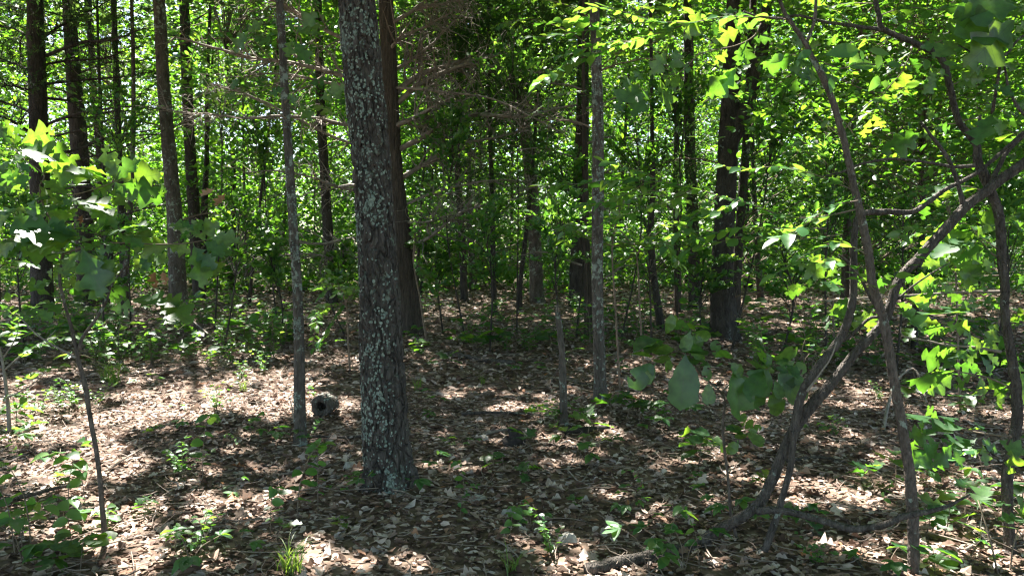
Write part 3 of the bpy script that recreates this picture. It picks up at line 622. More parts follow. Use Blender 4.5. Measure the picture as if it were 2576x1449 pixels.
n = 620; yy = g.uniform(8.3, 12.5, n); qx = g.uniform(1930, 2680, n); qy = g.uniform(-160, 430, n); qy = np.where(qx < 2100, qy * 0.8, qy)
rc = np.array([P(a_, b_, c__) for a_, b_, c__ in zip(qx, qy, yy)]); rk = vnoise(rc[:, 0] * 1.1 + 20, rc[:, 2] * 1.3 + rc[:, 1] * .7 + 20, 61) > 0.36; rc = rc[rk]
rp = fill(rc, 26, 0.34, 0.12, g); rs = g.uniform(0.075, 0.125, len(rp))
own_c = owner(cp_[:, 0], cp_[:, 1]); own_m = np.repeat(owner(c[:, 0], c[:, 1]), per)
cl_own = owner(c[:, 0], c[:, 1])
for i, t in enumerate(TREES):
    mb = MB(); a = own_c == i; b = own_m == i; n1, n2 = a.sum(), b.sum()
    if t is sunt:
        fb = MB(); leaves(fb, rp, rand_dirs(len(rp), 0.4, g), rand_norm(len(rp), 0.5, g), rs, HEX); tag(part('foliage', fb, M['far'], t['root']), kind='stuff')
        st = np.array([at_h(t, max(1.2, q[2] - 0.5 * abs(q[0] - t['base'][0]))) for q in rc]); s = np.linspace(0, 1, 6)[None, :, None]
        pp = st[:, None, :3] * (1 - s) + rc[:, None] * s + g.normal(0, .05, (len(rc), 6, 3)) * np.sin(s * np.pi); fb = MB(); tubes(fb, pp, np.full((len(rc), 6), .006) * np.linspace(1, .4, 6), 3); tag(part('branches', fb, M['twig'], t['root']), kind='stuff')
    if n1: leaves(mb, cp_[a], rand_dirs(n1, 0.4, g), rand_norm(n1, 0.45, g), cs_[a], DIAMOND)
    if n1: tag(part('shade_canopy', mb, M['shade_canopy'], t['root'], smooth=False), kind='stuff'); mb = MB()
    if n2: leaves(mb, mp[b], rand_dirs(n2, 0.45, g), rand_norm(n2, 0.55, g), ms[b], DIAMOND); tag(part('crown', mb, M['far'], t['root'], smooth=False), kind='stuff')
    # limbs that carry those leaf layers
    nearby = t['base'][1] < 12.5; tg = c[cl_own == i] if not nearby else np.zeros((0, 3))
    up_ = cp_[a][:: 40]
    tg = np.concatenate([tg, up_[(up_[:, 2] > 7)][:22]])
    dist = np.hypot(tg[:, 0] - t['base'][0], tg[:, 1] - t['base'][1]); tg = tg[dist < (4.5 if nearby else 3.4)]
    if len(tg):
        st = np.array([at_h(t, max(5.6 if nearby else 0.8, q[2] - 0.45 * np.hypot(*(q[:2] - t['base'][:2])) - 0.1)) for q in tg])
        s = np.linspace(0, 1, 5)[None, :, None]
        pp = st[:, None, :3] * (1 - s) + tg[:, None] * s; pp[..., 2] += 0.10 * np.sin(s[..., 0] * np.pi) * np.linalg.norm(tg - st[:, :3], axis=1)[:, None]
        ln = np.linalg.norm(tg - st[:, :3], axis=1)
        pp += g.normal(0, 0.035, pp.shape) * np.sin(s * np.pi) * ln[:, None, None]
        rr = np.clip(0.006 * ln, 0.005, np.minimum(st[:, 3] * 0.5, 0.03))[:, None] * np.linspace(1, 0.3, 5)[None]
        mb = MB(); tubes(mb, pp, rr, 3); tag(part('branches', mb, M['twig'], t['root']), kind='stuff')

# cedar foliage: dense dark feathery sprays
CB = [(1130, 40, 15, 120), (1240, 60, 15.5, 120), (1330, 110, 15, 90), (1180, 190, 15.5, 90), (1290, 240, 15.5, 90), (1090, 300, 15, 80), (1200, 330, 15.5, 100), (1330, 360, 16, 80), (1120, 450, 15.5, 90), (1260, 470, 16, 90), (1390, 60, 16, 90), (1440, 180, 16, 70), (1060, 120, 14.5, 70), (1400, 270, 16, 60), (1160, 100, 16, 150), (1300, 180, 16.5, 150)]
CB2 = [(1700, 380, 15.5, 80), (1760, 440, 15.5, 80), (1700, 500, 15.5, 80), (1640, 440, 16, 70), (1770, 330, 16, 60), (1900, 500, 14, 70), (1900, 400, 14.5, 50)]
CB3 = [(2080, 500, 13, 80), (2180, 470, 13, 80), (2120, 560, 13, 80), (2260, 520, 13, 80), (2350, 560, 13, 70), (2040, 440, 13.5, 60), (2000, 560, 13.5, 70), (2420, 520, 12, 60), (2200, 600, 13, 70)]
CB4 = [(30, 60, 14, 110), (160, 20, 15, 110), (60, 180, 15, 80), (330, 60, 16, 100), (280, 180, 16.5, 90)]
def cedar_foliage(t, blobs, dens, seed):
    g = np.random.default_rng(seed); mb = MB()
    for (px, py, Y, rp) in blobs:
        r = rp / F * Y; n = int(dens * r * r * 60); c0 = P(px, py, Y)
        u = nrm(g.normal(size=(n, 3))) * (g.uniform(size=(n, 1)) ** 0.45) * r * np.array([1, 1, 0.75]) + c0
        d = nrm((u - c0) * np.array([1, 1, 0.6]) + g.normal(0, 0.4 * r, (n, 3)))
        per = 9; pos = np.repeat(u, per, 0); dd = np.repeat(d, per, 0)
        s = g.uniform(0, 1, (n * per, 1)); pos = pos + dd * s * 0.26 + g.normal(0, 0.02, pos.shape)
        dd = nrm(dd + g.normal(0, 0.55, dd.shape)); leaves(mb, pos, dd, rand_norm(len(pos), 0.9, g), g.uniform(0.06, 0.13, len(pos)), (DIAMOND[0] * np.array([1, 0.42, 1]), DIAMOND[1]))
    tag(part('foliage', mb, M['cedarleaf'], t['root'], smooth=False), kind='stuff')
cedar_foliage(cedar, CB, 4.6, 1); cedar_foliage(ced3, CB2, 3.2, 2); cedar_foliage(ced2, CB3, 3.0, 3); cedar_foliage(darkl, CB4, 2.2, 4)

# far-off wood closing the view
g = np.random.default_rng(5); n = 98000
y = 42 + 26 * g.uniform(size=n); x = g.uniform(-0.9, 0.9, n) * y; z = gh(x, y) + 0.2 + 19 * g.uniform(size=n) ** 1.15
fpx = W / 2 + F * x / y
kp = vnoise(x * 0.5 + z * .3 + 90, z * 0.8 + y * .2 + 90, 51) > np.where(z < 8, 0.2, np.where(fpx < 750, 0.52, 0.36))
pos = np.stack([x, y, z], 1)[kp]; n = len(pos); mb = MB()
leaves(mb, pos, rand_dirs(n, 0.4, g), rand_norm(n, 0.6, g), g.uniform(0.26, 0.46, n), DIAMOND)
n = 42000; y = g.uniform(70, 112, n); x = g.uniform(-0.85, 0.85, n) * y; z = gh(x, y) + np.where(x < -0.27 * y, 13, 24) * g.uniform(size=n)
leaves(mb, np.stack([x, y, z], 1), rand_dirs(n, 0.4, g), rand_norm(n, 0.9, g), g.uniform(0.7, 1.3, n), DIAMOND)
o = link('distant_woodland', mb.mesh('distant_woodland', M['far'], None, False)); tag(o, 'bright leaf mass of the far woodland behind all trunks', 'woodland', kind='stuff')

# ================================================================== LEAF LITTER
LT = [leaf_tpl('oak', 8, cu, cp2, tw, sd, 0.1) for cu, cp2, tw, sd in [(0.22, 0.25, 0.3, 1), (-0.2, 0.35, -0.4, 2), (0.35, -0.2, 0.2, 3), (0.1, 0.5, 0.5, 4), (-0.3, -0.3, 0.3, 5)]]
LO = [leaf_tpl('oval', 5, cu, cp2, tw, sd, 0) for cu, cp2, tw, sd in [(0.25, 0.3, 0.3, 6), (-0.25, 0.4, -0.3, 7), (0.15, -0.3, 0.4, 8)]]
LF = [leaf_tpl('oval', 4, cu, cp2, 0.3, sd, 0) for cu, cp2, sd in [(0.3, 0.4, 9), (-0.3, 0.3, 10)]]
g = np.random.default_rng(99)
def scatter(y0, y1, dens, wide=0.74):
    n = int(dens * wide * (y1 * y1 - y0 * y0)); y = np.sqrt(g.uniform(y0 * y0, y1 * y1, n)); x = g.uniform(-wide, wide, n) * y
    return x, y
def litter(mb, x, y, tpls, s0, s1, tilt, lift):
    n = len(x); k = g.integers(0, len(tpls), n)
    z = gh(x, y) + 0.006 + lift * g.uniform(size=n) ** 2
    pos = np.stack([x, y, z], 1); nv = rand_norm(n, tilt, g); nv[g.uniform(size=n) < 0.5] *= 1
    d = rand_dirs(n, 0.15, g); s = g.uniform(s0, s1, n)
    for i, tp in enumerate(tpls):
        m = k == i; leaves(mb, pos[m], d[m], nv[m], s[m], tp)
lm = MB()
x, y = scatter(3.0, 8.0, 95); litter(lm, x, y, LT, 0.04, 0.095, 0.22, 0.022)
x, y = scatter(3.0, 8.0, 160); litter(lm, x, y, LO, 0.025, 0.07, 0.28, 0.026)
x, y = scatter(3.0, 8.0, 820); litter(lm, x, y, [HEX], 0.022, 0.068, 0.18, 0.016)
x, y = scatter(8.0, 14.0, 60); litter(lm, x, y, LF, 0.06, 0.12, 0.34, 0.04)
x, y = scatter(8.0, 14.0, 280); litter(lm, x, y, [HEX], 0.04, 0.10, 0.28, 0.025)
x, y = scatter(14.0, 26.0, 70); litter(lm, x, y, [HEX], 0.09, 0.16, 0.36, 0.04)
lo_ = link('leaf_litter', lm.mesh('leaf_litter', M['litter'], None, False), ground); tag(lo_, 'brown dead leaves covering the ground', kind='stuff')
BIG = [mesh_np('fallen_leaf', *(lambda t: (t[0], [t[1]]))(leaf_tpl('oak', 12, cu, cp2, tw, sd, 0.15)), M['litter']) for cu, cp2, tw, sd in [(0.2, 0.2, 0.3, 21), (-0.18, 0.35, -0.4, 22), (0.3, -0.15, 0.2, 23), (0.12, 0.45, 0.5, 24), (-0.25, -0.2, 0.3, 25), (0.4, 0.3, -0.3, 26)]]
x, y = scatter(3.3, 6.2, 40, 0.66); sel = g.permutation(len(x))[:300]
for i in sel:
    M4 = m4((x[i], y[i], float(gh(x[i], y[i])) + 0.02 + 0.012 * g.uniform()), rand_dirs(1, 0.15, g)[0], rand_norm(1, 0.3, g)[0], g.uniform(0.07, 0.12))
    link('leaf', BIG[i % 6], ground, mat4=M4)
# fine twigs strewn on the litter
n = 2600; x, y = scatter(3.0, 15.0, 4500 / (0.74 * 216)); n = len(x)
a = g.uniform(0, 2 * np.pi, n); ln = g.uniform(0.06, 0.38, n); s = np.linspace(-0.5, 0.5, 5)[None, :, None]
dv = np.stack([np.cos(a), np.sin(a), g.normal(0, 0.08, n)], 1)
pp = np.stack([x, y, gh(x, y) + 0.045], 1)[:, None] + dv[:, None] * ln[:, None, None] * s + g.normal(0, 0.05, (n, 1, 3)) * np.array([1, 1, .25]) * (s * 2) ** 2 * ln[:, None, None] * 3
tm = MB(); tubes(tm, pp, np.repeat(g.uniform(0.0015, 0.0042, n)[:, None], 5, 1) * np.array([1, 1, .9, .8, .6]), 3)
tw = link('twig_litter', tm.mesh('twig_litter', M['deadwood']), ground); tag(tw, 'thin fallen twigs strewn over the dead leaves', kind='stuff')

# ================================================================== SHARED LEAF MESHES
def lm_(name, kind, mat, rows, variants): return [mesh_np(name, *(lambda t: (t[0], [t[1]]))(leaf_tpl(kind, rows, a, b, c_, sd, 0.1, [0, 1, 2, 1, 3][i_ % 5] if kind in ('oak', 'obovate') else 0)), mat) for i_, (a, b, c_, sd) in enumerate(variants)]
VAR = [(-0.12, 0.12, 0.15, 31), (-0.22, 0.16, -0.2, 32), (0.05, 0.1, 0.2, 33), (-0.3, 0.2, 0.1, 34), (-0.05, -0.08, -0.25, 35)]
LM = dict(oak=lm_('oak_leaf', 'oak', M['oakleaf'], 12, VAR), obo=lm_('broad_leaf', 'obovate', M['oakleaf'], 11, VAR), oval=lm_('oval_leaf', 'oval', M['smallleaf'], 8, VAR), round=lm_('round_leaf', 'round', M['smallleaf'], 8, VAR[:4]),
          brown=lm_('withered_leaf', 'oak', M['brownleaf'], 10, [(0.4, 0.5, 0.6, 41), (-0.5, 0.6, -0.5, 42)]))
GL = np.random.default_rng(123)
def leaf(parent, pos, d, nv, size, kind='oak'):
    me = LM[kind][GL.integers(0, len(LM[kind]))]
    return link('leaf', me, parent, mat4=m4(np.asarray(pos) - wloc(parent), d, nv, size))
MODE = dict(f=(0.25, -1, 0.55), b=(-0.15, -1, -0.35), u=(0, -0.30, 1.0), g=(0.1, 0.45, 1.0))
def pleaf(parent, b, t, Y, mode='u', kind='oak', jit=0.25, stretch=1.0):
    """leaf seen from pixel b (stalk) to pixel t (tip)"""
    p = P(*b, Y); q = P(*t, Y); ln = np.linalg.norm(q - p)
    dy = {'f': -0.25, 'b': -0.2, 'u': -0.75, 'g': 0.5}[mode] * ln * GL.uniform(0.4, 1.2)
    q = P(t[0], t[1], Y + dy); d = q - p; nv = np.array(MODE[mode]) + GL.normal(0, jit * (0.5 if mode == 'f' else 1), 3)
    return leaf(parent, p, d, nv, np.linalg.norm(d) * stretch, kind)
def stem(root, pts, Y, name='stem', mat='rstem', sides=14, rows=None, bark=None, taper=None, seed=1, flare=0):
    """pts: (px, py, width px[, Y])"""
    a = np.array([np.append(P(q[0], q[1], q[3] if len(q) > 3 else Y), q[2] * 0.42 / F * (q[3] if len(q) > 3 else Y)) for q in pts])
    n = rows or max(12, int(len(pts) * 9)); b = cr(a, n); b[:, 3] = np.maximum(np.interp(np.linspace(0, 1, n), np.linspace(0, 1, len(a)), a[:, 3]), 0.001)
    gg = np.random.default_rng(seed); wv = np.linspace(0, len(pts) * 1.3, n); b[:, :3] += 0.22 * b[:, 3:] * np.stack([vnoise(wv * 1.7, wv * 0 + 3.3, seed + k) - .5 for k in range(3)], 1)
    mb = MB(); tube(mb, b[:, :3], b[:, 3], sides, bark, seed, flare, 0.06, lump=0.4); return part(name, mb, M[mat], root)
def spray(parent, pts, Y, n, size, kind='oval', up=0.35, side=0.85, dY=0.0, tip=True, seed=0, t0=0.08, mode=(0, -0.1, 1.0)):
    """alternate leaves along a twig drawn through pixel points"""
    gg = np.random.default_rng(seed); K = len(pts)
    a = cr(np.array([P(x, y, Y + dY * i / (K - 1)) for i, (x, y) in enumerate(pts)]), 60)
    T = nrm(np.gradient(a, axis=0))
    for i in range(n):
        t = t0 + (1 - t0) * (i + gg.uniform(0, 0.6)) / n; k = min(59, int(t * 59)); d = T[k]
        h = np.cross(d, np.array([0, 0, 1.0])); h = h / max(np.linalg.norm(h), 1e-3); s = 1 if i % 2 else -1
        dd = d * gg.uniform(0.3, 0.9) + s * h * side + np.array([0, 0, gg.normal(-0.12, up * 0.5)])
        leaf(parent, a[k], dd, np.array(mode) + gg.normal(0, 0.35, 3), size * gg.uniform(0.65, 1.2), kind)
    if tip: leaf(parent, a[-1], T[-1] + gg.normal(0, .1, 3), np.array([0, -0.2, 1]) + gg.normal(0, .2, 3), size, kind)
def top_crown(root, c, r, n, size, seed):  # crown added above the frame, thinned where sun should pass
    gg = np.random.default_rng(seed); p = c + nrm(gg.normal(size=(n, 3))) * (gg.uniform(size=(n, 1)) ** 0.4) * np.array(r)
    q = p - SUN * ((p[:, 2] - 0.1) / SUN[2])[:, None]; px, py, dp = proj(p)
    k = (gg.uniform(size=n) > lit_map(q[:, 0], q[:, 1])) & (py < -30); p = p[k]; mb = MB()
    if len(p) > 3: leaves(mb, p, rand_dirs(len(p), 0.4, gg), rand_norm(len(p), 0.5, gg), gg.uniform(0.8, 1.2, len(p)) * size, HEX); tag(part('crown', mb, M['far'], root), kind='stuff')

# ================================================================== RIGHT FOREGROUND
BK = (0.011, 0.035, 0.005)
# --- wavy oak stem at the right edge, its sunlit leaf sprays
YR = 4.05
base = P(2541, 1408, YR); base[2] = gh(base[0], base[1]) - 0.01
r1 = thing('oak_tree', base, 'wavy young oak stem at the right edge with brightly sunlit leaves', 'tree')
stem(r1, [(2543, 1420, 40), (2540, 1380, 33), (2534, 1197, 29), (2550, 1110, 30), (2560, 1021, 30), (2545, 900, 29), (2528, 800, 28), (2528, 719, 28), (2521, 655, 28), (2516, 560, 27), (2500, 495, 27), (2462, 410, 26), (2455, 363, 30), (2412, 305, 22), (2388, 217, 20), (2368, 150, 20), (2300, 110, 18), (2222, 74, 17), (2212, 40, 14), (2203, 0, 13), (2190, -90, 10), (2170, -220, 6)], YR, 'trunk', 'rstem', 40, 380, BK, seed=5, flare=0.2)
b = stem(r1, [(2222, 76, 12), (2150, 66, 11), (2070, 55, 10), (2010, 40, 8), (1960, 46, 7), (1900, 42, 5), (1850, 38, 4)], YR, 'branch', seed=7)
b2 = stem(r1, [(2452, 418, 12), (2400, 420, 10), (2340, 410, 9), (2248, 400, 8), (2171, 412, 8), (2120, 432, 7), (2070, 444, 4)], YR - 0.1, 'branch', seed=8)
stem(r1, [(2460, 365, 12), (2462, 330, 12), (2466, 290, 9)], YR, 'branch', seed=9)
z5 = lambda x, y: (x * .3259 + 2009.4, y * .3259 + 515.2)
tw1 = stem(r1, [(*z5(1570, 670), 9), (*z5(1300, 672), 7), (*z5(1000, 690), 6), (*z5(680, 710), 5.5), (*z5(450, 722), 5), (*z5(250, 735), 4), (*z5(80, 745), 3)], YR + 0.15, 'branch', 'dead', 8, seed=10)
tw2 = stem(r1, [(*z5(1560, 1135), 10), (*z5(1400, 1105), 8), (*z5(1250, 1090), 7), (*z5(1100, 1075), 6), (*z5(1000, 1050), 5), (*z5(810, 1012), 5), (*z5(785, 940), 3)], YR + 0.1, 'branch', 'dead', 8, seed=12)
tw3 = stem(r1, [(*z5(1560, 420), 6), (*z5(1470, 360), 5), (*z5(1385, 250), 4), (*z5(1330, 200), 2.5)], YR + .1, 'branch', 'twig', 6, seed=13)
tw4 = stem(r1, [(*z5(1570, 545), 6), (*z5(1400, 550), 5), (*z5(1200, 520), 4), (*z5(1150, 430), 3), (*z5(1140, 390), 2)], YR + .2, 'branch', 'twig', 6, seed=14)
tw5 = stem(r1, [(*z5(1620, 1400), 6), (*z5(1450, 1330), 5), (*z5(1250, 1290), 4), (*z5(1170, 1260), 3)], YR - .15, 'branch', 'twig', 6, seed=15)
L_ = [(tw3, 1385, 240, 1140, 220, 'b'), (tw3, 1260, 250, 1360, 330, 'f'), (tw3, 1385, 250, 1490, 60, 'b'), (tw3, 1430, 320, 1480, 410, 'u'), (tw3, 1280, 260, 1090, 350, 'u'), (tw3, 1250, 300, 1200, 400, 'f'),
      (tw4, 1160, 390, 985, 400, 'b'), (tw4, 1180, 440, 1415, 390, 'b'), (tw4, 1165, 460, 1020, 465, 'b'), (tw4, 1180, 450, 1330, 470, 'b'), (tw4, 1200, 500, 1410, 550, 'b'), (tw4, 1180, 480, 1110, 520, 'b'), (tw4, 1060, 570, 910, 590, 'b'), (tw4, 1060, 590, 920, 630, 'b'), (tw4, 1290, 530, 1420, 500, 'b'), (tw4, 1330, 560, 1480, 590, 'u'), (tw4, 1420, 600, 1430, 660, 'b'), (tw4, 1250, 520, 1330, 640, 'b'),
      (tw1, 1090, 600, 1170, 665, 'b'), (tw1, 1070, 610, 1010, 690, 'b'), (tw1, 850, 720, 1040, 740, 'b'), (tw1, 830, 690, 770, 660, 'b'), (tw1, 760, 800, 960, 905, 'u'), (tw1, 1340, 810, 1030, 860, 'u'), (tw1, 900, 760, 1000, 800, 'b'), (tw1, 760, 760, 850, 790, 'b'), (tw1, 1330, 690, 1350, 800, 'b'), (tw1, 1480, 690, 1450, 760, 'b'), (tw1, 1470, 740, 1550, 790, 'b'), (tw1, 1360, 680, 1330, 590, 'b'),
      (tw1, 200, 560, 60, 500, 'b'), (tw1, 195, 550, 150, 440, 'b'), (tw1, 215, 560, 285, 490, 'b'), (tw1, 80, 640, 85, 580, 'b'), (tw1, 470, 600, 560, 530, 'b'), (tw1, 500, 600, 460, 540, 'b'), (tw1, 690, 600, 690, 540, 'b'), (tw1, 680, 650, 735, 640, 'b'), (tw1, 330, 620, 210, 580, 'u'), (tw1, 350, 650, 220, 620, 'u'), (tw1, 230, 850, 385, 800, 'b'), (tw1, 270, 760, 380, 740, 'b'), (tw1, 560, 830, 560, 950, 'b'), (tw1, 500, 810, 530, 890, 'b'), (tw1, 230, 860, 190, 890, 'u'), (tw1, 20, 620, -60, 640, 'b'), (tw1, 40, 650, -70, 690, 'b'), (tw1, 420, 620, 500, 640, 'f'),
      (tw2, 1130, 910, 1290, 950, 'b'), (tw2, 1280, 930, 1330, 1070, 'f'), (tw2, 1130, 950, 990, 970, 'b'), (tw2, 1080, 960, 1160, 970, 'b'), (tw2, 1530, 910, 1470, 1040, 'b'), (tw2, 1350, 900, 1430, 870, 'u'), (tw2, 1330, 1010, 1410, 1110, 'f'), (tw2, 1430, 1020, 1480, 1090, 'b'), (tw2, 900, 900, 850, 920, 'u'), (tw2, 910, 940, 980, 990, 'u'), (tw2, 1210, 1100, 1090, 1140, 'b'), (tw2, 1300, 1120, 1240, 1180, 'f'), (tw2, 1380, 1120, 1300, 1190, 'u'),
      (tw5, 1190, 1250, 985, 1165, 'b'), (tw5, 1200, 1240, 1170, 1120, 'b'), (tw5, 1170, 1290, 935, 1385, 'b'), (tw5, 1190, 1310, 1050, 1430, 'b'), (tw5, 1340, 1300, 1230, 1390, 'b'), (tw5, 1400, 1320, 1430, 1470, 'f'), (tw5, 1450, 1330, 1590, 1440, 'b'), (tw5, 1410, 1170, 1490, 1290, 'f'), (tw5, 1400, 1280, 1270, 1260, 'b'), (tw5, 1560, 1240, 1600, 1190, 'b'), (tw5, 1540, 1350, 1560, 1500, 'b'), (tw5, 1620, 900, 1745, 830, 'b'), (tw5, 1640, 1160, 1690, 1190, 'b'), (tw5, 1700, 1230, 1730, 1390, 'b'), (tw5, 1590, 1480, 1540, 1560, 'b'), (tw5, 1690, 620, 1740, 560, 'f')]
for (pt, a, b_, c_, d_, mo) in L_: pleaf(pt, z5(a, b_), z5(c_, d_), YR + 0.12 + GL.uniform(-.12, .15), mo, 'oak', stretch=1.25)
for (pt, a, b_, c_, d_, mo) in L_[:: 2]: jx, jy = GL.normal(0, 70, 2); pleaf(pt, z5(a + jx * .5, b_ + jy * .5), z5(c_ + jx, d_ + jy), YR + 0.3 + GL.uniform(-.1, .2), mo, 'oak', stretch=1.0)
z7 = lambda x, y: (x * .3479 + 2060.9, y * .3479 + 944.6)
tw6 = stem(r1, [(*z7(1390, 440), 7), (*z7(1200, 420), 5), (*z7(1000, 380), 4), (*z7(830, 330), 3), (*z7(700, 300), 2)], YR - .25, 'branch', 'twig', 6, seed=16)
for (a, b_, c_, d_, mo) in [(830, 300, 630, 270, 'u'), (820, 320, 640, 320, 'u'), (860, 310, 790, 230, 'f'), (1010, 310, 880, 290, 'u'), (1040, 380, 830, 360, 'u'), (850, 480, 640, 430, 'f'), (700, 450, 660, 590, 'f'), (860, 490, 700, 640, 'f'), (1110, 470, 920, 470, 'u'), (1130, 460, 1010, 540, 'u'), (960, 500, 850, 650, 'f'), (960, 520, 1040, 660, 'f'), (1180, 500, 1200, 640, 'f'), (1300, 560, 1180, 480, 'f'), (1290, 470, 1480, 560, 'f'), (1400, 480, 1420, 690, 'f'), (1080, 390, 1190, 370, 'u'), (1110, 330, 1190, 400, 'u'), (740, 390, 740, 330, 'b'), (830, 410, 740, 420, 'u'), (1450, 450, 1500, 420, 'b'), (1420, 860, 1500, 990, 'f')]:
    pleaf(tw6, z7(a, b_), z7(c_, d_), YR - .25 + GL.uniform(-.1, .1), mo, 'oak', stretch=1.1)
z3 = lambda x, y: (x * .3318 + 1932, y * .3318)
tw7 = stem(r1, [(*z3(1480, 960), 4), (*z3(1430, 940), 3), (*z3(1300, 950), 2.5), (*z3(1180, 970), 2)], YR, 'branch', 'twig', 6, seed=17)
for (a, b_, c_, d_, mo) in [(1150, 1010, 945, 1150, 'b'), (1180, 980, 1250, 1060, 'b'), (1260, 970, 1385, 970, 'b'), (1270, 980, 1240, 1060, 'b'), (1240, 920, 1220, 830, 'b'), (1250, 900, 1290, 870, 'b')]: pleaf(tw7, z3(a, b_), z3(c_, d_), YR - .05, mo, 'oak', stretch=1.1)
for k, (pts, n_, sz_) in enumerate([([(2222, 76), (2140, 110), (2060, 150), (1990, 210)], 14, .12), ([(2300, 110), (2270, 180), (2220, 240), (2190, 300)], 12, .12), ([(2388, 217), (2450, 190), (2520, 150), (2590, 130)], 14, .12), ([(2212, 40), (2280, 20), (2360, 25), (2440, 10)], 14, .12), ([(2412, 305), (2470, 300), (2540, 330), (2600, 350)], 12, .12), ([(2330, 115), (2410, 90), (2490, 60), (2560, 20)], 14, .12), ([(2205, 10), (2130, 10), (2050, 25), (1980, 20)], 12, .11), ([(2150, 66), (2090, 20), (2020, 0), (1940, -10)], 12, .11), ([(2500, 500), (2440, 470), (2380, 480), (2320, 520)], 12, .11), ([(2530, 640), (2470, 600), (2420, 560), (2350, 590)], 12, .11)]):
    br = stem(r1, [(x, y, 4 - 2.8 * i / 3, YR + .1 * i) for i, (x, y) in enumerate(pts)], YR, 'branch', 'twig', 6, seed=600 + k); spray(br, pts, YR, n_, sz_, 'oak', dY=.3, seed=610 + k)
top_crown(r1, np.array([2.0, 4.4, 3.7]), (0.9, 0.8, 0.6), 260, 0.14, 3)

# --- tall bent stem (elm) with long toothed-leaf sprays reaching left
YS = 3.7
base = P(2300, 1500, YS); base[2] = gh(base[0], base[1]) - 0.01
r2 = thing('elm_tree', base, 'tall thin grey stem bending left, carrying long sprays of oval leaves', 'tree')
stem(r2, [(2302, 1512, 38), (2299, 1449, 35), (2297, 1330, 34), (2288, 1197, 34), (2268, 1070, 30), (2246, 947, 29), (2224, 810, 28), (2195, 719, 26), (2187, 655, 25), (2172, 570, 24), (2156, 504, 24), (2128, 378, 23), (2105, 290, 21), (2079, 217, 20), (2050, 160, 19), (2026, 111, 20), (1995, 65, 14), (1972, 30, 12), (1955, -20, 10), (1930, -120, 7)], YS, 'trunk', 'stem', 34, 340, (0.013, 0.05, 0.004), seed=21, flare=0.1)
stem(r2, [(2026, 114, 11), (2040, 80, 10), (2050, 45, 10), (2053, 0, 9), (2060, -120, 6)], YS, 'branch', 'stem', 10, seed=22)
stem(r2, [(1970, 48, 7), (1940, 46, 7), (1900, 40, 7), (1870, 30, 5)], YS + .1, 'branch', 'stem', seed=23)
z2 = lambda x, y: (x * .3318 + 1331, y * .3318)
z6 = lambda x, y: (x * .2962 + 1331, y * .2962 + 343.5)
def elm_spray(pts, Y, n, size, dY, seed, wpx=4, kind='oval', side_n=3):
    br = stem(r2, [(x, y, wpx * (1 - 0.75 * i / (len(pts) - 1)), Y + dY * i / (len(pts) - 1)) for i, (x, y) in enumerate(pts)], Y, 'branch', 'twig', 6, seed=seed)
    spray(br, pts, Y, n, size, kind, dY=dY, seed=seed)
    return br
A1 = [(1985, 50), z2(1500, 130), z2(1220, 175), z2(900, 170), z2(560, 215), z2(200, 270), z2(20, 285)]
elm_spray(A1, YS + .1, 46, 0.075, 0.55, 61, 5)
elm_spray([z2(1220, 176), z2(1000, 250), z2(760, 315), z2(530, 400), z2(300, 490), z2(60, 640)], YS + .35, 40, 0.078, 0.3, 62)
elm_spray([z2(1000, 172), z2(800, 120), z2(600, 60), z2(430, 70)], YS + .35, 18, 0.075, 0.2, 63, 3)
elm_spray([z2(760, 315), z2(560, 330), z2(330, 400), z2(60, 470)], YS + .5, 18, 0.075, 0.1, 64, 3)
elm_spray([z2(560, 215), z2(440, 170), z2(330, 150), z2(230, 170)], YS + .5, 9, 0.08, 0.1, 65, 2.5, 'round')
elm_spray([z2(530, 400), z2(380, 430), z2(200, 540), z2(80, 620)], YS + .55, 14, 0.075, -.2, 66, 2.5)
elm_spray([z2(1400, 150), z2(1150, 90), z2(950, 60), z2(800, 20)], YS + .3, 18, 0.075, 0.4, 67, 3)
B1 = [(2163, 525), (2060, 546), (1975, 545), z6(1900, 580), z6(1600, 500), z6(1400, 440), z6(1150, 390), z6(800, 370), z6(450, 400), z6(110, 420)]
elm_spray(B1, YS, 64, 0.088, 0.5, 71, 6)
elm_spray([z6(1150, 390), z6(950, 300), z6(760, 240), z6(640, 210)], YS + .35, 12, 0.08, 0.2, 72, 3)
elm_spray([z6(1600, 500), z6(1500, 600), z6(1380, 700), z6(1280, 820)], YS + .25, 12, 0.08, -.1, 73, 3)
elm_spray([(2080, 575), z6(2174, 780), z6(1900, 770), z6(1650, 800), z6(1500, 850)], YS, 16, 0.085, 0.2, 74, 4)
elm_spray([(2120, 590), z6(2300, 870), z6(2000, 850), z6(1720, 880), z6(1450, 930), z6(1280, 1010)], YS, 18, 0.085, 0.3, 75, 4)
elm_spray([(2150, 480), (2050, 440), (1960, 420), (1880, 425), (1800, 415)], YS, 20, 0.08, 0.3, 76, 4)
elm_spray([(2158, 505), (2090, 520), (2020, 570), (1960, 600)], YS - .3, 12, 0.095, -.1, 77, 4)
elm_spray([(2180, 640), (2110, 610), (2030, 640), (1950, 690)], YS - .2, 14, 0.085, -.1, 78, 3)
elm_spray([(2120, 330), (2200, 250), (2330, 200), (2440, 140)], YS + .1, 16, 0.075, 0.3, 79, 4)
elm_spray([z3(560, 610), z3(800, 700), z3(1050, 680), z3(1300, 560), z3(1500, 480)], YS + .2, 16, 0.075, 0.3, 80, 3)
elm_spray([(2200, 730), (2160, 690), (2120, 660), (2060, 660)], YS - .1, 10, 0.08, -.1, 81, 3)
elm_spray([(2212, 760), (2250, 700), (2280, 660), (2310, 640)], YS - .1, 8, 0.075, .1, 82, 3)
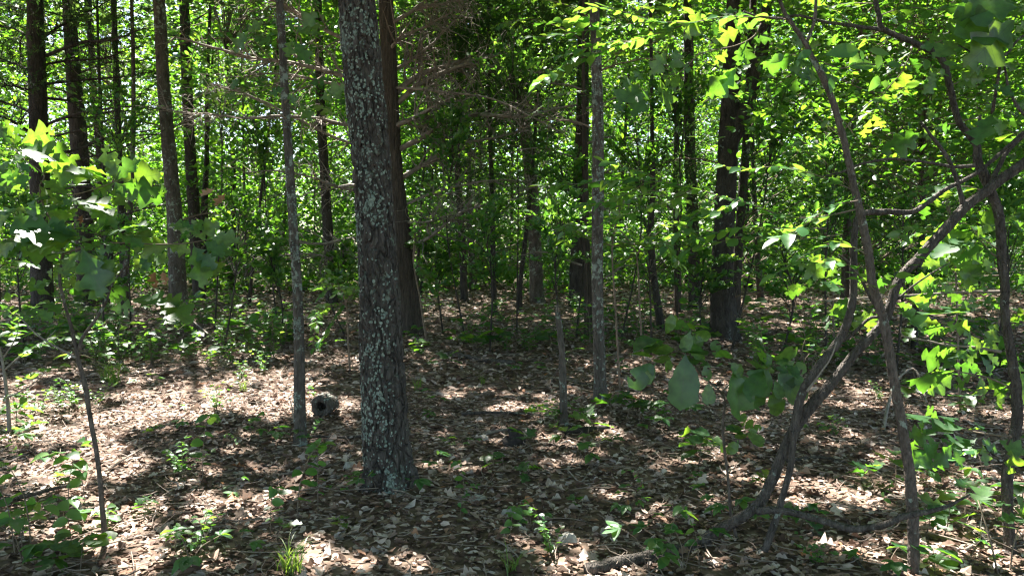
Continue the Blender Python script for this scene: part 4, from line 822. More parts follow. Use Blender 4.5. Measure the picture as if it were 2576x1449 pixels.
dk = stem(r2, [(*z3(400, 470), 3), (*z3(560, 520), 3), (*z3(700, 480), 2.5), (*z3(870, 500), 2), (*z3(1080, 500), 2), (*z3(1200, 480), 1.5)], YS - .15, 'branch', 'twig', 6, seed=83)
for (a, b_, c_, d_, kd) in [(690, 385, 480, 400, 'oval'), (670, 390, 640, 490, 'oval'), (660, 370, 655, 325, 'oval'), (700, 385, 725, 450, 'oval'), (760, 380, 900, 420, 'oval'), (850, 410, 840, 525, 'oval'), (800, 510, 650, 480, 'oval'), (900, 490, 1010, 490, 'oval'), (1050, 490, 1090, 540, 'oval'), (1200, 450, 1200, 520, 'round'), (1290, 410, 1370, 410, 'round'), (1330, 480, 1420, 490, 'oval'), (1320, 520, 1320, 575, 'round'), (840, 580, 790, 670, 'oval'), (890, 610, 890, 665, 'round'), (470, 590, 490, 690, 'oval'), (220, 455, 230, 500, 'oval'), (330, 390, 240, 430, 'oval'), (120, 420, 30, 470, 'oval')]:
    pleaf(dk, z3(a, b_), z3(c_, d_), YS - .15, 'f', kd, stretch=1.15)
ok = stem(r2, [(*z3(400, 340), 4), (*z3(250, 385), 3), (*z3(150, 430), 3), (*z3(0, 480), 2)], YS + .3, 'branch', 'twig', 6, seed=84)
for (a, b_, c_, d_, mo) in [(250, 385, 230, 240, 'b'), (260, 380, 370, 330, 'b'), (210, 440, 10, 500, 'b'), (420, 340, 530, 290, 'b'), (300, 490, 180, 525, 'b'), (310, 500, 270, 610, 'b'), (330, 510, 330, 620, 'f'), (400, 490, 430, 610, 'b'), (420, 500, 470, 650, 'f'), (230, 300, 180, 310, 'b')]: pleaf(ok, z3(a, b_), z3(c_, d_), YS + .25, mo, 'oak', stretch=1.2)
ok2 = stem(r2, [(*z2(1760, 180), 4), (*z2(1700, 280), 3.5), (*z2(1560, 350), 3.5), (*z2(1300, 410), 3), (*z2(1170, 530), 2.5), (*z2(1000, 590), 2)], YS + .3, 'branch', 'twig', 6, seed=85)
for (a, b_, c_, d_, mo) in [(1600, 230, 1430, 300, 'b'), (1700, 220, 1590, 200, 'b'), (1690, 290, 1820, 300, 'b'), (1650, 300, 1640, 470, 'b'), (1600, 360, 1590, 470, 'b'), (1500, 370, 1440, 470, 'b'), (1570, 520, 1390, 700, 'b'), (1560, 520, 1500, 680, 'b'), (1680, 490, 1600, 540, 'u'), (1110, 370, 1120, 530, 'f'), (1040, 400, 940, 540, 'b'), (1200, 480, 1200, 550, 'b'), (1000, 580, 1150, 640, 'b'), (990, 600, 1050, 820, 'f'), (1050, 660, 1110, 700, 'b'), (830, 580, 710, 610, 'u'), (840, 640, 700, 760, 'u'), (900, 680, 800, 860, 'f'), (870, 600, 800, 550, 'b'), (1300, 90, 1210, 260, 'f'), (1390, 160, 1430, 280, 'f'), (1600, 70, 1600, 210, 'f'), (1440, 110, 1560, 90, 'f'), (900, 30, 960, 0, 'f')]: pleaf(ok2, z2(a, b_), z2(c_, d_), YS + .3, mo, 'oak', stretch=1.15)
top_crown(r2, np.array([1.2, 3.9, 3.5]), (0.9, 0.7, 0.6), 260, 0.09, 4)

# --- leaning double-stemmed shrub with its low dead limb
YL = 3.95
base = P(1775, 1362, YL + .05); base[2] = gh(base[0], base[1]) - 0.02
r3 = thing('leaning_tree', base, 'leaning twisted double stemmed tree crossing the right side with low bare limb', 'tree')
stem(r3, [(1740, 1385, 26, 4.1), (1790, 1345, 34, 4.05), (1850, 1310, 36), (1912, 1263, 36), (1945, 1200, 32), (1979, 1122, 33), (2010, 1060, 34), (2050, 1010, 30), (2090, 964, 29), (2150, 889, 30), (2190, 845, 30), (2226, 805, 30), (2261, 705, 27), (2320, 640, 27), (2374, 579, 28), (2425, 524, 27), (2475, 484, 25), (2580, 408, 24), (2700, 330, 20), (2900, 150, 14)], YL, 'trunk', 'rstem', 36, 320, (0.015, 0.05, 0.005), seed=41, flare=0.15)
stem(r3, [(1992, 1110, 24, 3.9), (2012, 1010, 26, 3.9), (2047, 939, 27, 3.92), (2090, 885, 24, 3.95), (2120, 840, 22, 3.97), (2138, 790, 20), (2147, 734, 19), (2147, 630, 18), (2152, 570, 17), (2167, 538, 15), (2230, 532, 13), (2303, 530, 12), (2374, 480, 12), (2465, 430, 12), (2590, 322, 11), (2720, 230, 8)], YL, 'stem', 'rstem', 26, 240, (0.012, 0.05, 0.0025), seed=42)
stem(r3, [(1998, 1085, 18), (1990, 1160, 20), (1975, 1230, 19), (1950, 1310, 20), (1924, 1385, 22)], YL - .08, 'stem', 'rstem', 20, 90, (0.012, 0.05, 0.0025), seed=43)
stem(r3, [(1905, 1285, 24, 3.92), (1960, 1283, 20, 3.85), (2023, 1297, 19, 3.8), (2080, 1312, 20, 3.72), (2139, 1329, 20, 3.68), (2190, 1326, 20, 3.64), (2225, 1319, 19, 3.6), (2270, 1300, 19, 3.57), (2300, 1293, 22, 3.56), (2340, 1285, 15, 3.56), (2390, 1270, 12, 3.56), (2441, 1243, 4, 3.56)], YL, 'dead_limb', 'rstem', 20, 110, (0.012, 0.05, 0.0025), seed=44)
stem(r3, [(2120, 858, 12), (2150, 835, 11), (2190, 800, 10), (2226, 800, 9)], YL + .05, 'branch', 'rstem', 10, seed=45)
stem(r3, [(2222, 800, 10), (2190, 750, 9), (2165, 700, 9), (2140, 665, 7), (2110, 640, 5)], YL + .08, 'branch', 'rstem', 10, seed=46)
stem(r3, [(2030, 985, 9), (2070, 930, 5), (2090, 900, 5), (2105, 860, 4)], YL - .08, 'branch', 'dead', 8, seed=47)
stem(r3, [(2425, 524, 18), (2412, 470, 13), (2395, 420, 12), (2372, 380, 11), (2345, 345, 10), (2315, 305, 6)], YL, 'branch', 'rstem', 12, seed=48)
stem(r3, [(2485, 475, 16), (2510, 425, 14), (2535, 380, 12), (2590, 330, 10)], YL + .05, 'branch', 'rstem', 12, seed=49)
stem(r3, [(2240, 770, 8), (2290, 725, 6), (2340, 690, 5), (2390, 660, 3)], YL, 'branch', 'rstem', 8, seed=52)

# --- oak reaching in from beyond the right edge: big dark leaves in the corner
YO = 3.4
base = P(2820, 1449, 3.6); base[2] = gh(base[0], base[1]) - 0.01
r5 = thing('oak_tree', base, 'oak limb with big dark leaves hanging in the upper right corner', 'tree')
stem(r5, [(2840, 1560, 50, 3.6), (2830, 1200, 44, 3.6), (2800, 800, 40, 3.6), (2760, 420, 36, 3.55), (2740, 150, 30, 3.5), (2730, -150, 22, 3.5)], 3.6, 'trunk', 'rstem', 28, 160, BK, seed=91)
ob = stem(r5, [(2752, 330, 16, 3.5), (2660, 320, 13, 3.45), (2580, 290, 11, 3.4), (2540, 230, 10, 3.4), (*z3(1780, 460), 9, 3.4), (*z3(1700, 440), 7, 3.4), (*z3(1580, 420), 6, 3.4), (*z3(1450, 350), 5, 3.4), (*z3(1300, 330), 4, 3.4), (*z3(1240, 380), 3, 3.4)], YO, 'branch', 'rstem', 10, seed=92)
ob2 = stem(r5, [(2745, 60, 14, 3.5), (2640, 110, 11, 3.42), (*z3(1941, 275), 9, 3.4), (*z3(1830, 390), 8, 3.4), (*z3(1770, 460), 7, 3.4), (*z3(1740, 620), 9, 3.42), (*z3(1700, 860), 10, 3.5)], YO, 'branch', 'rstem', 10, seed=93)
for (pt, a, b_, c_, d_, mo, st_) in [(ob2, 1900, 290, 1530, 230, 'f', 1.2), (ob2, 1860, 160, 1620, 400, 'f', 1.3), (ob2, 1890, 60, 1550, 60, 'f', 1.25), (ob, 1540, 150, 1400, 260, 'f', 1.3), (ob2, 1850, 20, 1600, -40, 'f', 1.2), (ob2, 1700, 100, 1440, 130, 'b', 1.1), (ob2, 1790, 480, 1870, 520, 'b', 1.2), (ob, 1350, 300, 1240, 280, 'b', 1.2), (ob, 1300, 340, 1180, 350, 'b', 1.1), (ob, 1440, 330, 1290, 380, 'u', 1.1), (ob2, 1880, 90, 1950, 60, 'b', 1.3), (ob2, 1860, 250, 1960, 200, 'b', 1.3), (ob2, 1690, 640, 1830, 720, 'f', 1.2), (ob2, 1700, 870, 1600, 1040, 'u', 1.2), (ob2, 1720, 890, 1760, 1000, 'u', 1.2), (ob2, 1620, 500, 1480, 640, 'b', 1.1), (ob2, 1650, 600, 1530, 600, 'b', 1.1), (ob, 1280, 600, 1190, 700, 'b', 1.1), (ob, 1270, 540, 1230, 620, 'b', 1.1), (ob2, 1620, 720, 1700, 760, 'b', 1.1), (ob2, 1850, 800, 1960, 780, 'b', 1.1), (ob2, 1880, 640, 1960, 700, 'f', 1.3)]:
    pleaf(pt, z3(a, b_), z3(c_, d_), YO + GL.uniform(-.08, .08), mo, 'oak', stretch=st_)

# ================================================================== SAPLINGS
z1 = lambda x, y: (x * .391, y * .391 + 292)
YA = 4.15
base = P(262, 1378, YA); base[2] = gh(base[0], base[1]) - 0.01
s1 = thing('oak_sapling', base, 'slender oak sapling at left holding the broad cluster of big lobed leaves', 'sapling')
st1 = stem(s1, [(263, 1385, 22), (262, 1340, 17), (252, 1217, 16), (243, 1140, 15), (229, 1065, 15), (216, 985, 14), (206, 940, 14), (196, 903, 14), (188, 860, 11), (176, 813, 10), (156, 736, 9), (150, 690, 8), (158, 640, 7), (150, 590, 6)], YA, 'stem', 'stem', 16, 160, (0.008, 0.03, 0.0014), seed=101, flare=0.2)
q1 = stem(s1, [(200, 880, 11), (206, 853, 10), (232, 815, 9), (252, 787, 9), (268, 755, 8), (280, 720, 6), (300, 690, 5), (325, 660, 4)], YA, 'branch', 'stem', 10, seed=102)
q2 = stem(s1, [(190, 900, 8), (165, 885, 6), (120, 860, 5), (80, 830, 5), (50, 800, 4), (0, 780, 3)], YA - .1, 'branch', 'dead', 8, seed=103)
q3 = stem(s1, [(158, 640, 6), (200, 625, 5), (260, 612, 5), (330, 612, 4), (400, 615, 4), (470, 612, 3), (540, 600, 2)], YA, 'branch', 'twig', 8, seed=104)
q4 = stem(s1, [(150, 592, 6), (110, 520, 5), (100, 470, 5), (110, 440, 4), (60, 400, 3), (30, 370, 2)], YA, 'branch', 'twig', 8, seed=105)
q5 = stem(s1, [(112, 480, 4), (180, 490, 4), (240, 475, 3.5), (295, 455, 3)], YA + .05, 'branch', 'twig', 8, seed=106)
q6 = stem(s1, [(150, 600, 5), (100, 590, 4), (40, 600, 3), (-30, 610, 2)], YA - .05, 'branch', 'twig', 8, seed=107)
for (pt, a, b_, c_, d_, mo, sc) in [(q4, 90, 190, 60, 60, 'b', 1.1), (q4, 80, 190, 0, 90, 'b', 1.1), (q4, 90, 185, 125, 80, 'b', 1.1), (q4, 140, 170, 300, 105, 'b', 1.1), (q4, 150, 180, 300, 150, 'b', 1), (q4, 280, 365, 380, 225, 'b', 1.2), (q4, 275, 365, 290, 245, 'b', 1.1), (q4, 290, 362, 460, 290, 'b', 1.1), (q4, 160, 210, 350, 220, 'u', 1), (q4, 220, 240, 60, 280, 'u', 1), (q4, 180, 300, 240, 350, 'b', 1), (q4, 60, 250, -40, 240, 'f', 1),
     (q5, 745, 412, 680, 235, 'b', 1.1), (q5, 750, 412, 850, 300, 'b', 1.1), (q5, 755, 415, 720, 280, 'b', 1.1), (q5, 770, 420, 985, 385, 'b', 1.1), (q5, 790, 440, 980, 480, 'b', 1.1), (q5, 800, 450, 960, 530, 'b', 1.1), (q5, 740, 425, 780, 570, 'b', 1.05), (q5, 735, 425, 620, 495, 'b', 1), (q5, 740, 425, 800, 500, 'f', 1), (q5, 700, 420, 580, 360, 'u', 1.1), (q5, 620, 390, 420, 330, 'u', 1.1), (q5, 700, 390, 520, 300, 'u', 1.1), (q5, 580, 380, 450, 370, 'b', 1), (q5, 560, 440, 400, 450, 'u', 1), (q5, 270, 420, 420, 480, 'f', 1.1), (q5, 960, 480, 1070, 480, 'b', .9),
     (q4, 90, 330, -20, 450, 'f', 1.2), (q4, 100, 330, 160, 460, 'f', 1.1), (q4, 60, 340, 60, 480, 'f', 1.1), (q4, 100, 300, 180, 370, 'f', 1.), (q4, 60, 290, -30, 350, 'f', 1.),
     (q3, 480, 540, 290, 600, 'u', 1.2), (q3, 470, 550, 330, 500, 'u', 1.1), (q3, 440, 560, 480, 640, 'f', 1), (q6, 220, 540, 180, 630, 'f', 1.15), (q6, 210, 540, 320, 520, 'u', 1), (q3, 490, 550, 700, 560, 'u', 1.1), (q3, 580, 590, 740, 690, 'f', 1.1), (q3, 640, 600, 740, 600, 'f', 1), (q3, 480, 640, 260, 640, 'b', 1), (q3, 470, 660, 500, 710, 'b', 1), (q6, 100, 600, -40, 660, 'f', 1.2), (q6, 90, 630, 180, 690, 'f', 1.1), (q6, 60, 640, -40, 700, 'f', 1.1),
     (q3, 500, 770, 160, 740, 'u', 1.25), (q3, 500, 780, 210, 830, 'f', 1.2), (q3, 490, 760, 330, 690, 'f', 1.1), (q3, 510, 780, 440, 700, 'u', 1), (q3, 640, 750, 790, 720, 'u', 1.2), (q3, 620, 760, 700, 680, 'u', 1.1), (q3, 560, 720, 650, 725, 'b', 1), (q3, 800, 760, 960, 780, 'u', 1.2), (q3, 780, 740, 900, 690, 'u', 1), (q3, 870, 730, 960, 750, 'b', 1), (q3, 660, 790, 500, 800, 'u', 1), (q6, 120, 800, -20, 880, 'f', 1.2), (q6, 140, 790, 100, 830, 'f', 1.2), (q3, 420, 870, 150, 870, 'b', 1), (q3, 440, 880, 300, 880, 'u', 1.1),
     (q3, 530, 870, 610, 1130, 'f', 1.25), (q3, 520, 880, 430, 1010, 'f', 1.2), (q3, 560, 880, 690, 1000, 'f', 1.2), (q3, 1100, 830, 905, 850, 'b', 1.15), (q3, 1080, 830, 1200, 865, 'b', 1), (q3, 740, 850, 600, 860, 'f', 1), (q3, 740, 850, 810, 860, 'b', 1), (q3, 700, 820, 720, 880, 'f', 1.1), (q3, 1240, 740, 1110, 690, 'f', 1.2), (q3, 1170, 790, 1230, 690, 'f', 1.2), (q3, 1240, 780, 1370, 720, 'b', 1.2), (q3, 1230, 770, 1290, 690, 'b', 1.1), (q3, 1250, 840, 1310, 1050, 'f', 1.3), (q3, 1260, 850, 1390, 980, 'f', 1.1), (q3, 1320, 810, 1460, 870, 'f', 1.2), (q3, 1360, 790, 1560, 800, 'u', 1), (q3, 960, 890, 860, 980, 'f', 1.1), (q3, 960, 900, 1080, 940, 'f', 1.1), (q3, 900, 910, 960, 990, 'f', 1.1), (q3, 880, 880, 860, 940, 'b', 1), (q3, 1000, 900, 1030, 960, 'f', 1),
     (st1, 330, 1050, 320, 990, 'b', 1), (st1, 340, 1050, 410, 1000, 'b', 1), (st1, 390, 1090, 500, 1080, 'b', 1), (st1, 320, 1150, 120, 1045, 'b', .8), (st1, 330, 1060, 200, 1090, 'u', 1), (st1, 350, 950, 390, 1010, 'f', 1.2), (q1, 690, 1150, 800, 1110, 'b', 1.1), (q1, 690, 1160, 780, 1180, 'b', 1), (q1, 710, 1240, 830, 1240, 'b', 1.1), (q1, 840, 1180, 1010, 1180, 'u', 1.1), (q1, 1030, 1220, 1210, 1290, 'u', 1.15), (q2, 120, 1260, 190, 1300, 'f', 1.1), (q2, 230, 1240, 310, 1290, 'f', 1.1), (q2, 280, 1210, 390, 1250, 'u', 1), (q2, 60, 1220, 30, 1300, 'f', 1.1), (q2, 90, 1230, -30, 1210, 'u', 1), (st1, 380, 1120, 340, 1160, 'b', 1)]:
    pleaf(pt, z1(a, b_), z1(c_, d_), YA + (GL.uniform(.02, .16) if mo == 'b' else GL.uniform(-.15, 0)), mo, 'oak', stretch=sc * (1.15 if mo == 'b' else 0.95))
    if mo != 'b' and GL.uniform() < 0.8: jx, jy = GL.normal(0, 45, 2); pleaf(pt, z1(a + jx * .4, b_ + jy * .4), z1(c_ + jx * 1.4, d_ + jy * 1.2), YA - GL.uniform(0, .25), 'f' if GL.uniform() < .5 else 'u', 'oak', stretch=sc * 0.85)
for (a, b_, c_, d_) in [(1000, 1000, 980, 1100), (1050, 1000, 1060, 1080), (530, 640, 510, 690), (1380, 470, 1310, 530), (1450, 500, 1400, 590)]: pleaf(q3, z1(a, b_), z1(c_, d_), YA + .3, 'f', 'brown')
# pale bare-twigged shrub at the left edge with small glossy leaves
base = P(22, 1075, 5.2); base[2] = gh(base[0], base[1]) - 0.01
s4 = thing('small_shrub', base, 'pale thin shrub with glossy leaves and bare twigs at the left edge', 'shrub')
e1 = stem(s4, [(24, 1085, 12), (20, 1020, 11), (12, 950, 10), (5, 900, 8), (-10, 850, 6)], 5.2, 'stem', 'dead', 8, seed=111)
e2 = stem(s4, [(12, 930, 6), (40, 905, 5), (70, 880, 4), (110, 860, 3), (140, 830, 2)], 5.2, 'branch', 'dead', 6, seed=112)
e3 = stem(s4, [(8, 900, 5), (40, 850, 4), (50, 800, 3), (90, 770, 2)], 5.2, 'branch', 'dead', 6, seed=113)
e4 = stem(s4, [(18, 1000, 5), (50, 985, 4), (90, 960, 3), (120, 930, 2)], 5.1, 'branch', 'dead', 6, seed=114)
for k, (pt, pts, n) in enumerate([(e2, [(40, 905), (70, 880), (110, 860), (150, 840)], 16), (e3, [(30, 860), (50, 800), (90, 770)], 16), (e3, [(8, 880), (30, 820), (20, 760)], 14), (e4, [(30, 990), (60, 950), (110, 930), (150, 920)], 14), (e3, [(0, 700), (40, 660), (80, 665)], 12), (e1, [(0, 1000), (40, 990), (70, 1000)], 8)]):
    spray(pt, pts, 5.2, n, 0.075, 'oval', seed=120 + k, dY=-.1)
# broad-leaved sapling right of centre
z4 = lambda x, y: (x * .3259 + 1528.5, y * .3259 + 729.9)
YB = 4.15
base = P(1863, 1398, YB); base[2] = gh(base[0], base[1]) - 0.01
s2 = thing('oak_sapling', base, 'small sapling with huge drooping rounded leaves right of the lichened pole', 'sapling')
t1 = stem(s2, [(1864, 1402, 12), (1860, 1370, 10), (1850, 1340, 9), (1838, 1290, 9), (*z4(930, 1449), 8), (*z4(905, 1250), 8), (*z4(888, 1050), 8), (*z4(905, 870), 7), (*z4(875, 790), 7), (*z4(770, 690), 6), (*z4(690, 600), 5), (*z4(640, 500), 4), (*z4(640, 330), 3)], YB, 'stem', 'stem', 10, 120, seed=131, flare=.2)
t2 = stem(s2, [(*z4(720, 620), 4), (*z4(600, 500), 3.5), (*z4(480, 430), 3), (*z4(440, 380), 2)], YB, 'branch', 'twig', 6, seed=132)
t3 = stem(s2, [(*z4(875, 790), 4), (*z4(1000, 680), 4), (*z4(1150, 630), 3), (*z4(1260, 600), 3)], YB, 'branch', 'twig', 6, seed=133)
t4 = stem(s2, [(*z4(890, 1110), 4), (*z4(980, 1090), 3), (*z4(1070, 1085), 2.5)], YB, 'branch', 'twig', 6, seed=134)
for (pt, a, b_, c_, d_, mo, sc) in [(t2, 450, 340, 525, 165, 'f', 1), (t1, 640, 310, 480, 240, 'b', 1.1), (t1, 640, 320, 590, 465, 'b', 1.2), (t1, 650, 330, 860, 385, 'b', .8), (t2, 440, 390, 215, 390, 'u', 1.1), (t2, 450, 420, 290, 440, 'u', 1.1), (t2, 350, 520, 170, 500, 'u', 1.1), (t2, 540, 480, 350, 540, 'u', 1.1), (t1, 540, 470, 820, 520, 'u', 1), (t1, 830, 520, 840, 395, 'f', 1.2), (t1, 830, 520, 985, 470, 'u', 1), (t1, 600, 500, 580, 895, 'f', 1.2), (t2, 470, 520, 470, 625, 'f', 1.2), (t2, 370, 560, 140, 765, 'f', 1), (t2, 360, 575, 255, 765, 'f', .9), (t1, 770, 550, 770, 700, 'f', 1.15), (t1, 775, 710, 775, 880, 'f', 1.2), (t1, 640, 400, 740, 540, 'b', 1.1), (t1, 700, 350, 720, 440, 'f', 1.2), (t3, 930, 560, 1060, 660, 'f', 1.1), (t3, 970, 620, 1060, 990, 'f', 1.15), (t3, 1020, 640, 1180, 950, 'f', 1.05), (t3, 1240, 610, 1070, 720, 'f', 1.2), (t3, 1240, 610, 1180, 810, 'f', 1.25), (t3, 1240, 600, 1240, 500, 'f', 1.2), (t3, 1280, 520, 1495, 468, 'b', 1.05), (t3, 1290, 560, 1420, 548, 'b', 1), (t3, 1380, 560, 1550, 632, 'b', 1.05), (t3, 1240, 590, 1060, 525, 'u', 1), (t3, 1330, 620, 1490, 875, 'f', 1.2), (t3, 1290, 690, 1330, 840, 'f', 1.2), (t3, 1260, 760, 1340, 995, 'b', 1), (t3, 1390, 620, 1530, 760, 'f', 1.1), (t4, 1060, 1080, 915, 1045, 'u', 1), (t4, 1065, 1080, 1110, 985, 'f', 1.1), (t4, 1090, 1060, 1215, 1070, 'b', .9), (t4, 1050, 1095, 915, 1090, 'u', 1.1), (t4, 1070, 1100, 1200, 1195, 'f', 1.2), (t4, 1010, 1155, 930, 1265, 'f', 1.1), (t1, 870, 1190, 900, 1260, 'f', 1), (t1, 830, 590, 900, 570, 'u', 1), (t1, 660, 480, 540, 450, 'u', 1), (t1, 680, 500, 760, 540, 'b', 1.)]:
    pleaf(pt, z4(a, b_), z4(c_, d_), YB + GL.uniform(-.1, .1), mo, 'obo', stretch=sc * .9)
    if GL.uniform() < .55: jx, jy = GL.normal(0, 60, 2); pleaf(pt, z4(a + jx * .4, b_ + jy * .4), z4(c_ + jx, d_ + jy), YB + GL.uniform(-.2, .2), 'u' if GL.uniform() < .6 else 'f', 'obo', stretch=sc * .75)
elm_spray([z6(1000, 380), z6(900, 450), z6(760, 520), z6(600, 560), z6(420, 600)], YS + .3, 22, 0.085, 0.4, 86, 3)
elm_spray([z6(1400, 440), z6(1250, 520), z6(1080, 580), z6(900, 640), z6(700, 700)], YS + .25, 22, 0.085, 0.4, 87, 3)
elm_spray([z6(1800, 540), z6(1650, 620), z6(1560, 680), z6(1440, 700)], YS + .1, 14, 0.088, 0.1, 88, 3)
# thin leafy understorey saplings in the middle distance
UND = [(1075, 800, 11.5, 'slim leafy sapling hugging the right side of the thick oak', [(1040, 640), (1060, 520), (1100, 470), (1150, 460)], [(1000, 680), (1080, 700), (1120, 660)], [(1020, 560), (1080, 560), (1130, 520)]),
       (1560, 980, 8.2, 'leafy green sapling with fine sprays around the lichened pole', [(1540, 620), (1560, 520), (1640, 500), (1720, 520)], [(1480, 640), (1430, 560), (1400, 580)], [(1560, 560), (1640, 580), (1700, 640)]),
       (1620, 900, 9.5, 'leafy sapling left of the forked oak among fine sprays', [(1600, 640), (1560, 580), (1500, 600)], [(1620, 600), (1680, 560), (1760, 580)], [(1590, 660), (1540, 640), (1470, 680)]),
       (2420, 900, 7.5, 'leafy sapling in shade behind the wavy oak stem', [(2400, 600), (2380, 500), (2300, 480)], [(2420, 640), (2480, 560), (2550, 560)], [(2400, 560), (2330, 560), (2280, 600)]),
       (880, 870, 9.5, 'leafy sapling just left of the thick oak at knee height', [(870, 760), (850, 720), (800, 730)], [(880, 780), (900, 740), (860, 700)], [(870, 800), (820, 790), (780, 820)]),
       (2100, 860, 10.5, 'dark leafy sapling behind the tall bent stem', [(2090, 640), (2060, 560), (1990, 560)], [(2100, 620), (2150, 560), (2230, 560)], [(2090, 700), (2030, 680), (1980, 720)])]
for k, (bx, by, Y, lab, *sp) in enumerate(UND):
    b0 = P(bx, by, Y); b0[2] = gh(b0[0], b0[1]); o = thing('understorey_sapling', b0, lab, 'sapling', 'thin saplings in the shade'); bp_ = proj(b0)
    stem(o, [(bp_[0], bp_[1] + 3, 7), (0.5 * (bp_[0] + sp[0][0][0]), 0.5 * (bp_[1] + sp[0][0][1]), 6), (sp[0][0][0], sp[0][0][1], 5), (sp[0][1][0], sp[0][1][1], 3)], Y, 'stem', 'twig', 7, seed=150 + k)
    for j, pts in enumerate(sp):
        for m in range(3):
            pj = [(x + GL.normal(0, 22), y + GL.normal(0, 22)) for x, y in pts]; pj[0] = (sp[0][0][0], sp[0][0][1])
            br = stem(o, [(x, y, 3 - 2 * i / (len(pj) - 1)) for i, (x, y) in enumerate(pj)], Y, 'branch', 'twig', 5, seed=170 + k * 9 + j * 3 + m)
            spray(br, pj, Y, 24, 0.105, 'oval', dY=[-.6, .4, 0][m], seed=200 + k * 9 + j * 3 + m, side=1.0)

# dark oak leaves on a bare branch of the slim pole tree
c1p = lambda x, y: (x * .5036, y * .5036)
tb = stem(slim['root'], [(716, 260, 5), (740, 235, 4), (770, 200, 3.5), (800, 150, 3), (790, 80, 2)], 6.0, 'branch', 'twig', 6, seed=301)
tb2 = stem(slim['root'], [(722, 300, 5), (680, 270, 4), (630, 245, 3.5), (590, 225, 2.5)], 6.0, 'branch', 'twig', 6, seed=302)
for (pt, a, b_, c_, d_) in [(tb, 1480, 170, 1560, 90), (tb, 1470, 150, 1440, 110), (tb, 1490, 160, 1590, 140), (tb, 1470, 210, 1530, 290), (tb, 1460, 200, 1440, 270), (tb2, 1240, 160, 1180, 230), (tb2, 1260, 180, 1330, 210), (tb2, 1230, 170, 1290, 120), (tb2, 1130, 470, 1060, 490), (tb2, 1150, 450, 1180, 410), (tb2, 1120, 470, 1170, 490), (tb, 1600, 500, 1700, 450), (tb, 1560, 520, 1640, 560), (tb, 1500, 520, 1540, 590), (tb, 1420, 440, 1360, 460), (tb, 1440, 470, 1470, 510), (tb, 1540, 420, 1620, 400)]:
    pleaf(pt, c1p(a, b_), c1p(c_, d_), 6.0 + GL.uniform(-.2, .2), 'f', 'oak', stretch=1.3)
for k, pts in enumerate([[(1498, 130), (1430, 80), (1340, 50), (1260, 60)], [(1500, 60), (1440, 20), (1370, 0), (1300, -5)], [(1502, 180), (1560, 130), (1640, 110), (1700, 60)], [(1500, 250), (1450, 230), (1390, 250), (1340, 290)]]):
    br = stem(pole['root'], [(x, y, 4 - 2.8 * i / 3, 7.9 - .2 * i) for i, (x, y) in enumerate(pts)], 7.9, 'branch', 'twig', 6, seed=640 + k); spray(br, pts, 7.9, 22, .12, 'oak', dY=-.6, seed=650 + k)
# leafy young trees filling the shade between the trunks
FILL = [(1640, 862, 10.5, 1630, 570, 190, 140, 'young leafy tree filling the shade left of the forked oak'), (1232, 832, 11.0, 1220, 600, 130, 120, 'young leafy tree in the dark gap right of the arching cedar'), (1425, 838, 10.3, 1410, 560, 110, 120, 'young leafy tree just left of the lichened pole'),
        (560, 842, 11.0, 600, 560, 130, 110, 'young leafy tree between the grey trunk and the pole tree'), (262, 832, 12.0, 280, 620, 160, 120, 'young leafy tree behind the big oak sapling at left'), (1962, 835, 10.0, 1970, 640, 150, 110, 'young leafy tree right of the forked oak'),
        (2255, 860, 9.3, 2270, 590, 170, 140, 'young leafy tree behind the crossing stems at right'), (2490, 890, 8.8, 2500, 520, 130, 160, 'young leafy tree at the right edge behind the wavy oak'), (690, 852, 12.0, 680, 650, 90, 70, 'knee high leafy tree just left of the pole tree'),
        (1115, 815, 13.0, 1100, 640, 100, 90, 'small leafy tree beside the arching cedar trunk'), (1770, 832, 11.5, 1770, 660, 110, 90, 'small leafy tree in front of the forked oak'), (60, 840, 11.5, 60, 560, 120, 120, 'young leafy tree at the left edge'), (870, 830, 12.5, 860, 680, 90, 80, 'small leafy tree showing left of the thick oak'),
        (1170, 825, 12.5, 1150, 330, 120, 90, 'young leafy tree among the arching cedar limbs'), (1300, 815, 13.0, 1290, 130, 130, 90, 'tall young leafy tree topping the gap right of centre'), (700, 835, 13.0, 660, 330, 110, 90, 'young leafy tree with crown left of the pole tree stem'), (540, 830, 13.5, 550, 170, 120, 100, 'tall young leafy tree right of the grey trunk'), (330, 825, 13.5, 290, 280, 130, 100, 'young leafy tree among the black pine limbs'), (1700, 840, 12.0, 1690, 190, 120, 100, 'tall young leafy tree left of the oak fork'), (1450, 835, 12.5, 1400, 400, 110, 90, 'young leafy tree between leaning trunk and lichened pole'),
        (2080, 850, 9.6, 2090, 430, 140, 120, 'young leafy tree high behind the tall bent stem'), (1560, 850, 11.8, 1600, 330, 130, 110, 'tall young leafy tree above the lichened pole'), (1840, 860, 11.0, 1950, 250, 120, 100, 'young leafy tree spreading right of the oak fork')]
